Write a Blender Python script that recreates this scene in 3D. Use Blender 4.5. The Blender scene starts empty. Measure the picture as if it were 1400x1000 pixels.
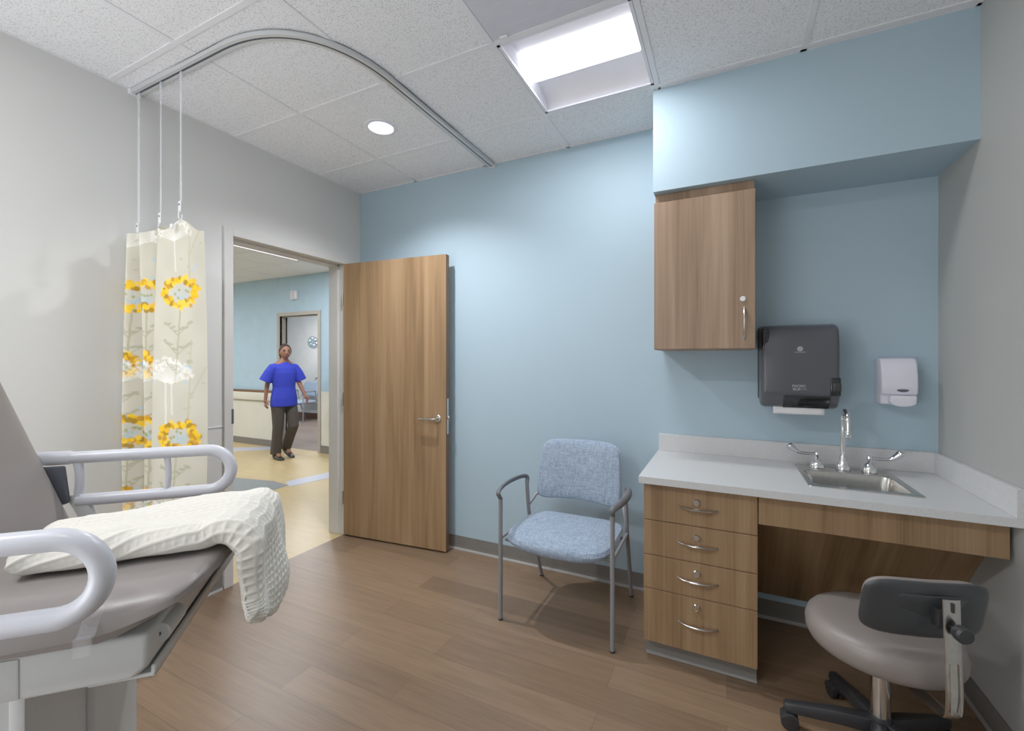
import bpy, bmesh, math, random
import numpy as np
from mathutils import Matrix, Vector
random.seed(7)
rng = np.random.default_rng(7)
SC = bpy.context.scene
COL = SC.collection
PI = math.pi

# ------------------------------------------------------------------ materials
def lin(c):
    return tuple(((v / 255) / 12.92 if v / 255 <= .04045 else ((v / 255 + .055) / 1.055) ** 2.4) for v in c) + (1,)

def pmat(name, rgb, rough=.5, metal=0., spec=.5, bump=None, vary=None, coat=0., emit=None, alpha=None, trans=None):
    """principled material; vary=(scale, amount) gives a procedural tone variation, bump=(scale, strength)"""
    m = bpy.data.materials.new(name); m.use_nodes = True
    nt = m.node_tree; b = nt.nodes['Principled BSDF']
    b.inputs['Base Color'].default_value = lin(rgb)
    b.inputs['Roughness'].default_value = rough
    b.inputs['Metallic'].default_value = metal
    b.inputs['Specular IOR Level'].default_value = spec
    b.inputs['Coat Weight'].default_value = coat
    tc = nt.nodes.new('ShaderNodeTexCoord')
    sc, am = vary if vary else (6., .03)
    n = nt.nodes.new('ShaderNodeTexNoise'); n.inputs['Scale'].default_value = sc; n.inputs['Detail'].default_value = 4
    nt.links.new(tc.outputs['Object'], n.inputs['Vector'])
    r = nt.nodes.new('ShaderNodeValToRGB')
    c = lin(rgb)
    r.color_ramp.elements[0].position = .3; r.color_ramp.elements[1].position = .7
    r.color_ramp.elements[0].color = tuple(max(0, v * (1 - am)) for v in c[:3]) + (1,)
    r.color_ramp.elements[1].color = tuple(min(1, v * (1 + am)) for v in c[:3]) + (1,)
    nt.links.new(n.outputs['Fac'], r.inputs['Fac']); nt.links.new(r.outputs['Color'], b.inputs['Base Color'])
    if bump:
        n2 = nt.nodes.new('ShaderNodeTexNoise'); n2.inputs['Scale'].default_value = bump[0]; n2.inputs['Detail'].default_value = 3
        nt.links.new(tc.outputs['Object'], n2.inputs['Vector'])
        bp = nt.nodes.new('ShaderNodeBump'); bp.inputs['Strength'].default_value = bump[1]; bp.inputs['Distance'].default_value = .002
        nt.links.new(n2.outputs['Fac'], bp.inputs['Height']); nt.links.new(bp.outputs['Normal'], b.inputs['Normal'])
    if emit:
        b.inputs['Emission Color'].default_value = lin(emit[0]); b.inputs['Emission Strength'].default_value = emit[1]
    if alpha is not None: b.inputs['Alpha'].default_value = alpha
    if trans is not None: b.inputs['Transmission Weight'].default_value = trans
    return m

def wood(name, dark, mid, light, axis='Z', rough=.42, scale=1.):
    m = bpy.data.materials.new(name); m.use_nodes = True
    nt = m.node_tree; b = nt.nodes['Principled BSDF']
    tc = nt.nodes.new('ShaderNodeTexCoord')
    def noise(across, along, detail, dist=0., seed=0.):
        mp = nt.nodes.new('ShaderNodeMapping')
        s = [across * scale] * 3
        for ax_ in axis: s['XYZ'.index(ax_)] = along * scale
        mp.inputs['Scale'].default_value = s; mp.inputs['Location'].default_value = (seed, seed * .7, seed * 1.3)
        nt.links.new(tc.outputs['Object'], mp.inputs['Vector'])
        n = nt.nodes.new('ShaderNodeTexNoise'); n.inputs['Scale'].default_value = 1; n.inputs['Detail'].default_value = detail
        n.inputs['Distortion'].default_value = dist
        nt.links.new(mp.outputs['Vector'], n.inputs['Vector']); return n.outputs['Fac']
    a = noise(9, .55, 5, .9); f = noise(150, 1.6, 3, 0, 3.); k = noise(34, .9, 4, .5, 8.)
    def mth(op, x, y):
        n = nt.nodes.new('ShaderNodeMath'); n.operation = op
        for i, v in enumerate((x, y)):
            if isinstance(v, (int, float)): n.inputs[i].default_value = v
            else: nt.links.new(v, n.inputs[i])
        return n.outputs[0]
    s = mth('ADD', mth('ADD', mth('MULTIPLY', a, .55), mth('MULTIPLY', f, .2)), mth('MULTIPLY', k, .25))
    r = nt.nodes.new('ShaderNodeValToRGB'); e = r.color_ramp.elements
    e[0].position = .36; e[0].color = lin(dark); e[1].position = .64; e[1].color = lin(light)
    x = e.new(.5); x.color = lin(mid)
    nt.links.new(s, r.inputs['Fac']); nt.links.new(r.outputs['Color'], b.inputs['Base Color'])
    b.inputs['Roughness'].default_value = rough; b.inputs['Specular IOR Level'].default_value = .35
    return m

def plank_floor(name, c1, c2, groove, rough, wdt, rowh, grain=.5, rot=0.):
    m = bpy.data.materials.new(name); m.use_nodes = True
    nt = m.node_tree; b = nt.nodes['Principled BSDF']
    tc = nt.nodes.new('ShaderNodeTexCoord')
    mp0 = nt.nodes.new('ShaderNodeMapping'); mp0.inputs['Rotation'].default_value = (0, 0, rot)
    nt.links.new(tc.outputs['Object'], mp0.inputs['Vector'])
    br = nt.nodes.new('ShaderNodeTexBrick'); br.offset = .37; br.offset_frequency = 2; br.squash = 1
    br.inputs['Scale'].default_value = 1; br.inputs['Brick Width'].default_value = wdt; br.inputs['Row Height'].default_value = rowh
    br.inputs['Mortar Size'].default_value = .0012; br.inputs['Mortar Smooth'].default_value = .3; br.inputs['Bias'].default_value = -.1
    br.inputs['Color1'].default_value = lin(c1); br.inputs['Color2'].default_value = lin(c2); br.inputs['Mortar'].default_value = lin(groove)
    nt.links.new(mp0.outputs['Vector'], br.inputs['Vector'])
    def noise(sx, sy, d, dist=0):
        mp = nt.nodes.new('ShaderNodeMapping'); mp.inputs['Scale'].default_value = (sx, sy, 1)
        nt.links.new(mp0.outputs['Vector'], mp.inputs['Vector'])
        n = nt.nodes.new('ShaderNodeTexNoise'); n.inputs['Scale'].default_value = 1; n.inputs['Detail'].default_value = d; n.inputs['Distortion'].default_value = dist
        nt.links.new(mp.outputs['Vector'], n.inputs['Vector']); return n
    n1 = noise(2.2, 34, 6, .8); n2 = noise(5, 160, 3)
    add = nt.nodes.new('ShaderNodeMath'); add.operation = 'ADD'
    nt.links.new(n1.outputs['Fac'], add.inputs[0]); nt.links.new(n2.outputs['Fac'], add.inputs[1])
    mr = nt.nodes.new('ShaderNodeMapRange'); mr.inputs[1].default_value = .6; mr.inputs[2].default_value = 1.4
    mr.inputs[3].default_value = 1 - grain * .5; mr.inputs[4].default_value = 1 + grain * .5
    nt.links.new(add.outputs[0], mr.inputs[0])
    mx = nt.nodes.new('ShaderNodeVectorMath'); mx.operation = 'MULTIPLY'
    nt.links.new(br.outputs['Color'], mx.inputs[0]); nt.links.new(mr.outputs[0], mx.inputs[1])
    nt.links.new(mx.outputs[0], b.inputs['Base Color'])
    b.inputs['Roughness'].default_value = rough; b.inputs['Specular IOR Level'].default_value = .4
    bp = nt.nodes.new('ShaderNodeBump'); bp.inputs['Strength'].default_value = .08; bp.inputs['Distance'].default_value = .001
    nt.links.new(n1.outputs['Fac'], bp.inputs['Height']); nt.links.new(bp.outputs['Normal'], b.inputs['Normal'])
    return m

def speckle(name, base, dot, scale, lo, hi, rough=.9, bump=.0):
    m = bpy.data.materials.new(name); m.use_nodes = True
    nt = m.node_tree; b = nt.nodes['Principled BSDF']
    tc = nt.nodes.new('ShaderNodeTexCoord')
    n = nt.nodes.new('ShaderNodeTexNoise'); n.inputs['Scale'].default_value = scale; n.inputs['Detail'].default_value = 2
    nt.links.new(tc.outputs['Object'], n.inputs['Vector'])
    r = nt.nodes.new('ShaderNodeValToRGB'); e = r.color_ramp.elements
    e[0].position = lo; e[0].color = lin(dot); e[1].position = hi; e[1].color = lin(base)
    nt.links.new(n.outputs['Fac'], r.inputs['Fac']); nt.links.new(r.outputs['Color'], b.inputs['Base Color'])
    b.inputs['Roughness'].default_value = rough; b.inputs['Specular IOR Level'].default_value = .25
    if bump:
        bp = nt.nodes.new('ShaderNodeBump'); bp.inputs['Strength'].default_value = bump; bp.inputs['Distance'].default_value = .002
        nt.links.new(n.outputs['Fac'], bp.inputs['Height']); nt.links.new(bp.outputs['Normal'], b.inputs['Normal'])
    return m

def weave(name, a, bcol, rough=.9):
    m = bpy.data.materials.new(name); m.use_nodes = True
    nt = m.node_tree; b = nt.nodes['Principled BSDF']
    tc = nt.nodes.new('ShaderNodeTexCoord')
    outs = []
    for sc in ((260, 26, 26), (30, 240, 240)):
        mp = nt.nodes.new('ShaderNodeMapping'); mp.inputs['Scale'].default_value = sc
        nt.links.new(tc.outputs['Object'], mp.inputs['Vector'])
        n = nt.nodes.new('ShaderNodeTexNoise'); n.inputs['Scale'].default_value = 1; n.inputs['Detail'].default_value = 2
        nt.links.new(mp.outputs['Vector'], n.inputs['Vector']); outs.append(n.outputs['Fac'])
    ad = nt.nodes.new('ShaderNodeMath'); ad.operation = 'ADD'
    nt.links.new(outs[0], ad.inputs[0]); nt.links.new(outs[1], ad.inputs[1])
    mr = nt.nodes.new('ShaderNodeMapRange'); mr.inputs[1].default_value = .7; mr.inputs[2].default_value = 1.3
    nt.links.new(ad.outputs[0], mr.inputs[0])
    r = nt.nodes.new('ShaderNodeValToRGB'); r.color_ramp.elements[0].color = lin(a); r.color_ramp.elements[1].color = lin(bcol)
    nt.links.new(mr.outputs[0], r.inputs['Fac']); nt.links.new(r.outputs['Color'], b.inputs['Base Color'])
    b.inputs['Roughness'].default_value = rough; b.inputs['Specular IOR Level'].default_value = .2; b.inputs['Sheen Weight'].default_value = .15
    bp = nt.nodes.new('ShaderNodeBump'); bp.inputs['Strength'].default_value = .25; bp.inputs['Distance'].default_value = .001
    nt.links.new(ad.outputs[0], bp.inputs['Height']); nt.links.new(bp.outputs['Normal'], b.inputs['Normal'])
    return m

M = {}
M['blue'] = pmat('blue wall paint', (167, 191, 205), .55, bump=(140, .06), vary=(2, .015))
M['cream'] = pmat('warm white wall paint', (213, 213, 210), .6, bump=(140, .06), vary=(2, .015))
M['grey_wall'] = pmat('grey wall paint', (172, 174, 171), .6, bump=(140, .06), vary=(2, .015))
M['hall_blue'] = pmat('corridor blue paint', (166, 195, 214), .6, bump=(140, .05))
M['hall_cream'] = pmat('corridor cream wainscot', (214, 212, 200), .6, bump=(140, .05))
M['white_wall'] = pmat('white room paint', (220, 220, 218), .6)
M['tile'] = speckle('mineral fibre ceiling tile', (236, 237, 240), (196, 197, 200), 170, .34, .46, .95, .15)
M['tgrid'] = pmat('ceiling grid metal', (228, 228, 232), .5)
M['floor'] = plank_floor('walnut vinyl plank', (131, 107, 84), (110, 89, 70), (97, 79, 63), .36, 1.22, .152, .38)
M['hall_floor'] = plank_floor('maple sheet vinyl', (196, 174, 128), (190, 168, 123), (180, 160, 116), .35, 1.8, .3, .22)
M['far_floor'] = plank_floor('grey brown vinyl plank', (124, 108, 98), (108, 94, 86), (90, 78, 70), .4, 1.2, .15, .35)
M['lavender'] = pmat('lavender grey vinyl', (184, 188, 205), .4)
M['slate'] = pmat('slate grey vinyl', (128, 132, 134), .45, vary=(30, .12))
M['base'] = pmat('grey vinyl wall base', (116, 113, 108), .45)
M['base_lip_lit'] = pmat('lit grey vinyl base toe', (150, 149, 146), .4)  # paler than the base: light caught on the toe put into the colour
M['frame'] = pmat('grey door frame enamel', (210, 208, 205), .4, bump=(90, .03))
M['wood'] = wood('walnut laminate vertical', (124, 97, 67), (150, 119, 85), (165, 135, 101), 'Z')
M['wood_h'] = wood('walnut laminate drawer', (116, 90, 63), (144, 115, 84), (160, 132, 101), 'Z', .4, 1.1)
M['wood_slope'] = wood('walnut laminate sloping panel', (116, 90, 63), (144, 115, 84), (160, 132, 101), 'ZY', .4, 1.1)
M['wood_edge'] = pmat('walnut edge band', (112, 80, 52), .45)
M['wood_top'] = wood('walnut laminate cabinet', (122, 97, 76), (150, 124, 101), (168, 142, 118), 'Z', .42, .95)
M['carcass'] = pmat('dark carcass', (96, 72, 52), .6)
M['steel'] = pmat('brushed steel', (200, 198, 194), .24, 1., vary=(60, .08))
M['nickel'] = pmat('satin nickel', (205, 203, 198), .25, 1.)
M['chrome'] = pmat('chrome', (225, 226, 228), .07, 1.)
M['brass'] = pmat('brass key', (190, 160, 90), .35, 1.)
M['quartz'] = speckle('pale grey quartz', (208, 209, 210), (197, 198, 198), 260, .35, .55, .28)
M['tube'] = pmat('grey chair enamel', (134, 134, 138), .4)
M['armpad'] = pmat('charcoal arm pad', (100, 102, 107), .5)
M['fabric'] = weave('blue woven upholstery', (117, 133, 154), (163, 179, 198))
M['vinyl'] = pmat('taupe vinyl upholstery', (130, 122, 118), .38, bump=(300, .05), vary=(8, .03))
M['bedvinyl'] = pmat('grey taupe bed vinyl', (137, 130, 127), .38, bump=(300, .05), vary=(8, .03))
M['bedwhite'] = pmat('white bed enamel', (203, 205, 205), .35)
M['railwhite'] = pmat('white rail enamel', (208, 210, 219), .3)
M['bolster'] = pmat('dark slate pad', (76, 80, 90), .5)
M['black'] = pmat('black plastic', (42, 43, 46), .4)
M['shell'] = pmat('charcoal plastic shell', (54, 57, 60), .36)
M['disp'] = pmat('smoke grey plastic', (78, 79, 86), .28, bump=(400, .03))
M['disp_dark'] = pmat('glossy black plastic', (30, 32, 34), .12)
M['mark'] = pmat('pale grey printing', (165, 168, 176), .5)
M['paper'] = pmat('white paper towel', (226, 226, 228), .9, bump=(200, .2))
M['soap'] = pmat('white dispenser plastic', (226, 224, 236), .3)
M['dkgrey'] = pmat('dark grey plastic', (84, 86, 92), .4)
M['lens'] = pmat('lamp lens', (250, 250, 252), .4, emit=((250, 250, 255), 1.6))
M['reflector'] = pmat('white lamp reflector', (226, 226, 232), .5)
M['downlens'] = pmat('downlight reflector', (225, 228, 245), .25, emit=((214, 221, 250), .62))
M['vent'] = pmat('smooth grey lay-in panel', (205, 205, 216), .6)
M['track'] = pmat('pale aluminium track', (206, 209, 211), .35, .3)
M['groove'] = pmat('dark track groove', (70, 74, 84), .5)
M['strap'] = pmat('clear strap', (232, 234, 242), .15, alpha=.34)
M['clear'] = pmat('clear film strip', (225, 226, 232), .12, alpha=.16)
M['cord_white'] = pmat('white plastic', (225, 226, 228), .4)
M['knit'] = pmat('cream cotton knit', (226, 223, 214), .95, spec=.15, bump=(900, .3), vary=(120, .03))
M['skin'] = pmat('brown skin', (146, 100, 80), .55)
M['scrub'] = pmat('royal blue scrub cloth', (44, 58, 190), .85, bump=(60, .2))
M['trouser'] = pmat('dark grey trouser cloth', (74, 68, 64), .9)
M['hair'] = pmat('dark brown hair', (42, 30, 26), .6, bump=(200, .4))
M['shoe'] = pmat('black shoe', (36, 34, 34), .5)
M['eye'] = pmat('dark eye', (28, 20, 18), .2)
M['lip'] = pmat('lips', (128, 70, 64), .5)
M['redbase'] = pmat('brown wood base', (112, 78, 58), .5)

# ------------------------------------------------------------------ mesh builder
class B:
    def __init__(s, tf=None): s.v = []; s.f = []; s.tf = tf
    def add(s, v, f):
        o = len(s.v); s.v += [tuple(p) for p in v]; s.f += [tuple(o + i for i in q) for q in f]; return s
    def box(s, x0, x1, y0, y1, z0, z1, bev=0., seg=2):
        v = [(x, y, z) for z in (z0, z1) for y in (y0, y1) for x in (x0, x1)]
        f = [(0, 2, 3, 1), (4, 5, 7, 6), (0, 1, 5, 4), (2, 6, 7, 3), (0, 4, 6, 2), (1, 3, 7, 5)]
        if bev <= 0: return s.add(v, f)
        return s.hull(v, f, bev, seg)
    def hull(s, v, f, bev, seg=2):
        bm = bmesh.new(); vs = [bm.verts.new(p) for p in v]
        for q in f: bm.faces.new([vs[i] for i in q])
        bmesh.ops.recalc_face_normals(bm, faces=bm.faces)
        if bev > 0: bmesh.ops.bevel(bm, geom=list(bm.edges), offset=bev, segments=seg, profile=.5, affect='EDGES', clamp_overlap=True)
        bm.verts.index_update()
        s.add([p.co[:] for p in bm.verts], [[p.index for p in q.verts] for q in bm.faces]); bm.free(); return s
    def prism(s, poly, axis, a0, a1, bev=0., seg=2):
        n = len(poly)
        def P(p, a): return {'X': (a, p[0], p[1]), 'Y': (p[0], a, p[1]), 'Z': (p[0], p[1], a)}[axis]
        v = [P(p, a0) for p in poly] + [P(p, a1) for p in poly]
        f = [tuple(range(n - 1, -1, -1)), tuple(range(n, 2 * n))] + [(i, (i + 1) % n, n + (i + 1) % n, n + i) for i in range(n)]
        return s.hull(v, f, bev, seg) if bev else s.add(v, f)
    def tube(s, pts, r, n=12, closed=False, flat=None):
        """swept round (or flattened: flat=(a,b) half sizes) tube"""
        pts = [Vector(p) for p in pts]; N = len(pts)
        rad = r if isinstance(r, (list, tuple)) else [r] * N
        tang = []
        for i in range(N):
            a = pts[(i - 1) % N] if closed or i > 0 else pts[i]; b = pts[(i + 1) % N] if closed or i < N - 1 else pts[i]
            tang.append((b - a).normalized())
        up = Vector((0, 0, 1)) if abs(tang[0].z) < .9 else Vector((1, 0, 0))
        nrm = (up - tang[0] * up.dot(tang[0])).normalized(); rings = []
        for i in range(N):
            if i: 
                nrm = nrm - tang[i] * nrm.dot(tang[i]); nrm.normalize()
            bi = tang[i].cross(nrm)
            fa, fb = flat if flat else (1, 1)
            rings.append([pts[i] + (nrm * math.cos(2 * PI * k / n) * fa + bi * math.sin(2 * PI * k / n) * fb) * rad[i] for k in range(n)])
        v = [p for q in rings for p in q]; f = []
        for i in range(N if closed else N - 1):
            j = (i + 1) % N
            for k in range(n): f.append((i * n + k, i * n + (k + 1) % n, j * n + (k + 1) % n, j * n + k))
        if not closed: f += [tuple(range(n - 1, -1, -1)), tuple((N - 1) * n + k for k in range(n))]
        return s.add(v, f)
    def lathe(s, prof, c=(0, 0, 0), axis=(0, 0, 1), n=28):
        q = Vector((0, 0, 1)).rotation_difference(Vector(axis).normalized()).to_matrix()
        v = []; f = []; c = Vector(c)
        for (r, z) in prof:
            for k in range(n):
                v.append(c + q @ Vector((max(r, 1e-5) * math.cos(2 * PI * k / n), max(r, 1e-5) * math.sin(2 * PI * k / n), z)))
        for i in range(len(prof) - 1):
            for k in range(n): f.append((i * n + k, i * n + (k + 1) % n, (i + 1) * n + (k + 1) % n, (i + 1) * n + k))
        return s.add(v, f)
    def grid(s, fn, nu, nv, wrap_v=False, caps=False):
        v = [fn(i / (nu - 1), j / (nv if wrap_v else nv - 1)) for i in range(nu) for j in range(nv)]; f = []
        for i in range(nu - 1):
            for j in range(nv if wrap_v else nv - 1):
                k = (j + 1) % nv; f.append((i * nv + j, i * nv + k, (i + 1) * nv + k, (i + 1) * nv + j))
        if caps: f += [tuple(range(nv - 1, -1, -1)), tuple((nu - 1) * nv + j for j in range(nv))]
        return s.add(v, f)
    def obj(s, name, mat, parent=None, smooth=True, angle=35, label=None, kind=None):
        me = bpy.data.meshes.new(name); vv = s.v
        if s.tf is not None: vv = [tuple(s.tf @ Vector(p)) for p in vv]
        me.from_pydata(vv, [], s.f); me.update()
        bm = bmesh.new(); bm.from_mesh(me); bmesh.ops.recalc_face_normals(bm, faces=bm.faces)
        if smooth:
            for q in bm.faces: q.smooth = True
            for e in bm.edges:
                if len(e.link_faces) == 2 and e.calc_face_angle(0) > math.radians(angle): e.smooth = False
        bm.to_mesh(me); bm.free()
        o = bpy.data.objects.new(name, me); COL.objects.link(o)
        if mat: me.materials.append(M[mat] if isinstance(mat, str) else mat)
        attach(o, parent)
        if label: o['label'] = label
        if kind: o['kind'] = kind
        return o

def attach(o, parent):
    if parent is None: return
    o.parent = parent
    if parent.type == 'EMPTY':
        o.matrix_parent_inverse = (Matrix.Translation(parent.location) @ Matrix.Rotation(parent.rotation_euler.z, 4, 'Z')).inverted() if not parent.get('_loc') else Matrix.Identity(4)

def thing(name, label, cat, loc=(0, 0, 0), group=None, rotz=0., local=False):
    """an Empty at the thing's base; children are modelled in world space unless local"""
    o = bpy.data.objects.new(name, None); COL.objects.link(o); o.empty_display_size = .1
    o.location = loc; o.rotation_euler = (0, 0, rotz); o['label'] = label; o['category'] = cat
    if group: o['group'] = group
    if local: o['_loc'] = 1
    return o
def tag(o, label, cat, group=None):
    o['label'] = label; o['category'] = cat
    if group: o['group'] = group
    return o
def struct(o, label, cat):
    o['kind'] = 'structure'; o['label'] = label; o['category'] = cat; return o

def spline(pts, per=8, closed=False):
    P = [Vector(p) for p in pts]; n = len(P); out = []
    for i in range(n if closed else n - 1):
        g = lambda k: P[k % n] if closed else P[min(max(k, 0), n - 1)]
        a, b, c, d = g(i - 1), g(i), g(i + 1), g(i + 2)
        for t in range(per):
            t /= per
            out.append(.5 * ((2 * b) + (c - a) * t + (2 * a - 5 * b + 4 * c - d) * t * t + (3 * b - a - 3 * c + d) * t ** 3))
    if not closed: out.append(P[-1])
    return out
def fillet(pts, r, per=6):
    """polyline with rounded corners"""
    P = [Vector(p) for p in pts]; out = [P[0]]
    rs = r if isinstance(r, (list, tuple)) else [r] * len(P)
    for i in range(1, len(P) - 1):
        a = (P[i - 1] - P[i]); b = (P[i + 1] - P[i]); ri = min(rs[i], a.length * .49, b.length * .49)
        p0 = P[i] + a.normalized() * ri; p1 = P[i] + b.normalized() * ri
        for k in range(per + 1):
            t = k / per; out.append((1 - t) ** 2 * p0 + 2 * t * (1 - t) * P[i] + t * t * p1)
    out.append(P[-1]); return out

# ------------------------------------------------------------------ room numbers
XL, XR, YB, YR, H = -2.71, .88, 2.69, -1.7, 2.743
DY0, DY1, DZ = 1.648, 2.512, 2.128          # clear door opening in the left wall
XW = XL - .14                                 # corridor face of the left wall
HX0, HY0, HY1, HZ = -9.6, -.6, 4.6, 2.685     # corridor
FX0, FX1, FY1 = -11.2, -4.6, 7.3              # room across the corridor

# ---- shell
struct(B().box(XL, XR, YR, YB, -.05, 0).obj('floor', 'floor', smooth=False), 'brown walnut-look vinyl plank floor of the exam room', 'floor')
w = B()
w.box(XW, XL, YR - .1, DY0 - .02, -.05, H + .06).box(XW, XL, DY1 + .02, YB + .1, -.05, H + .06).box(XW, XL, DY0 - .02, DY1 + .02, DZ + .02, H + .06)
struct(w.obj('wall_left', 'cream', smooth=False), 'plain warm-white wall with the open doorway', 'wall')
struct(B().box(XL, XR + .1, YB, YB + .1, -.05, H + .06).obj('wall_back', 'blue', smooth=False), 'pale blue wall behind the armchair and the sink', 'wall')
struct(B().box(XR, XR + .1, YR - .1, YB, -.05, H + .06).obj('wall_right', 'grey_wall', smooth=False), 'plain grey side wall at the end of the counter', 'wall')
struct(B().box(XL, XR, YR - .1, YR, -.05, H + .06).obj('wall_rear', 'cream', smooth=False), 'plain wall opposite the blue wall', 'wall')
struct(B().box(-.335, XR, 2.312, YB, 2.224, H).obj('wall_soffit', 'blue', smooth=False), 'blue boxed soffit above the wall cabinet and sink', 'soffit')

# ceiling: lay-in tiles on a 610 mm grid, openings for the lamp, the plain panel and the downlight
gx = [XL, -2.137, -1.527, -.914, -.31, .305, XR]; gy = [YR, -1.38, -.77, -.16, .45, 1.06, 1.67, 2.28, YB]
LAMP_CELLS = {(3, 6)}; ADDED_LAMPS = {(3, 2), (1, 2)}  # second set: cells of the unseen troffers added for light
VENT = {(3, 5)}
DLC = (-1.825, 1.975); DLR = .072
c = B()
for i in range(len(gx) - 1):
    for j in range(len(gy) - 1):
        if (i, j) in LAMP_CELLS | ADDED_LAMPS | VENT: continue
        x0, x1, y0, y1 = gx[i], gx[i + 1], gy[j], gy[j + 1]
        if x0 < DLC[0] < x1 and y0 < DLC[1] < y1:
            n = 48; ins = []; out = []
            for k in range(n):
                a = 2 * PI * k / n; dx, dy = math.cos(a), math.sin(a)
                ins.append((DLC[0] + DLR * dx, DLC[1] + DLR * dy, H))
                t = min(((x1 if dx > 0 else x0) - DLC[0]) / dx if abs(dx) > 1e-6 else 9, ((y1 if dy > 0 else y0) - DLC[1]) / dy if abs(dy) > 1e-6 else 9)
                out.append((DLC[0] + t * dx, DLC[1] + t * dy, H))
            c.add(ins + out, [(k, (k + 1) % n, n + (k + 1) % n, n + k) for k in range(n)])
            for (px, py) in ((x0, y0), (x1, y0), (x1, y1), (x0, y1)):
                near = sorted(range(n), key=lambda k: (out[k][0] - px) ** 2 + (out[k][1] - py) ** 2)[:2]
                c.add([out[near[0]], out[near[1]], (px, py, H)], [(0, 1, 2)])
        else:
            c.add([(x0, y0, H), (x1, y0, H), (x1, y1, H), (x0, y1, H)], [(0, 1, 2, 3)])
struct(c.obj('ceiling', 'tile', smooth=False), 'speckled white lay-in tile ceiling', 'ceiling')
g = B()
for x in gx[1:-1]: g.box(x - .012, x + .012, YR, YB if x < -.335 else 2.312, H - .004, H + .004)
for y in gy[1:-1]: g.box(XL, XR, y - .012, y + .012, H - .0042, H + .004)
g.box(XL, XL + .012, YR, YB, H - .004, H + .004).box(XL, -.335, YB - .012, YB, H - .004, H + .004).box(XR - .014, XR, YR, 2.312, H - .004, H + .004).box(-.31, XR, 2.296, 2.312, H - .004, H + .004)
struct(g.obj('trim_1', 'tgrid', smooth=False), 'white metal grid between the ceiling tiles', 'ceiling grid')
struct(B().box(XL, XR, YR, YB, H + .3, H + .34).obj('ceiling', 'reflector', smooth=False), 'slab above the tile ceiling', 'ceiling')

# baseboards: cove profile with a toe painted paler for the light it catches
def baseboard(name, run, axis, sgn, label):
    prof = [(0, 0), (0, .098), (-.004, .1), (-.006, .03), (-.008, .016), (-.016, .004), (-.016, 0)]
    b = B(); t = B()
    for (at, a0, a1) in run:
        p = [(at + sgn * u, z) for u, z in prof]
        b.prism(p, axis, a0, a1)
        t.prism([(at + sgn * u, z) for u, z in ((-.0165, .0), (-.0165, .005), (-.009, .0155), (-.0085, .0))], axis, a0, a1)
    o = b.obj(name, 'base', smooth=False); struct(o, label, 'baseboard')
    t.obj('toe', 'base_lip_lit', o, smooth=False)
baseboard('baseboard_back', [(YB, XL, XR)], 'X', 1, 'grey vinyl base along the blue wall')
baseboard('baseboard_left', [(XL, YR, DY0 - .06), (XL, DY1 + .06, YB - .02)], 'Y', -1, 'grey vinyl base along the wall with the doorway')
baseboard('baseboard_right', [(XR, YR, YB - .02)], 'Y', 1, 'grey vinyl base along the plain side wall')

# ---- door frame
f = B()
fd = .016
for xs, xe in ((XL - .05, XL + fd), (XW - fd, XW + .05)):
    f.box(xs, xe, DY0 - .053, DY0, 0, DZ + .053, .002, 1).box(xs, xe, DY1, DY1 + .053, 0, DZ + .053, .002, 1).box(xs, xe, DY0, DY1, DZ, DZ + .053, .002, 1)
f.box(XW - .004, XL - .045, DY0 - .02, DY0 + .014, 0, DZ + .01, .002, 1).box(XW - .004, XL - .045, DY1 - .014, DY1 + .02, 0, DZ + .01, .002, 1).box(XW - .004, XL - .045, DY0, DY1, DZ - .014, DZ + .02, .002, 1)
fr = f.obj('trim_2', 'frame', smooth=False); struct(fr, 'grey metal frame of the open doorway in the warm-white wall', 'door frame')
B().box(XL + .004, XL + .0175, DY0 - .012, DY0 + .002, .985, 1.075, .001, 1).obj('strike_plate', 'dkgrey', fr)
struct(B().box(XL, XL + .004, 1.46, DY0 - .053, .972, .978).obj('trim_3', 'cord_white', smooth=False), 'thin white line along the wall beside the curtain', 'trim')

# ---- door leaf (open, standing a hand's breadth off the blue wall)
A0 = Vector((-2.69, 2.497, 0)); A1 = Vector((-1.787, 2.583, 0)); ux = (A1 - A0).normalized(); L = (A1 - A0).length
ang = math.atan2(ux.y, ux.x)
door = bpy.data.objects.new('door_1', None); COL.objects.link(door); door.location = A0; door.rotation_euler = (0, 0, ang); door['_loc'] = 1
struct(door, 'walnut laminate door standing open against the blue wall', 'door')
B().box(0, L, 0, .044, .012, 2.126, .0015, 1).obj('leaf', 'wood', door)
B().box(L - .0005, L + .0012, .001, .043, .013, 2.125).obj('edge_band', 'wood_edge', door, smooth=False)
ep = B().box(L + .001, L + .0035, .008, .036, .845, 1.1, .001, 1)
ep.box(L + .003, L + .016, .014, .03, .952, .978, .003, 2)
ep.obj('latch_plate', 'nickel', door)
hd = B().lathe([(.0, .0), (.027, .0), (.027, -.006), (.024, -.009), (.012, -.01), (.011, -.045), (0, -.046)], (L - .065, 0, .955), (0, 1, 0), 24)
hr = hd.obj('handle_rose', 'nickel', door)
B().tube(fillet([(L - .065, -.036, .955), (L - .065, -.05, .955), (L - .1, -.052, .955), (L - .195, -.05, .953)], .014, 5), .0095, 12).obj('lever', 'nickel', hr)
for z in (.3, 1.07, 1.85):
    B().tube([(-.006, .022 - .025, z - .05), (-.006, .022 - .025, z + .05)], .006, 10).obj('hinge', 'nickel', door)

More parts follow.
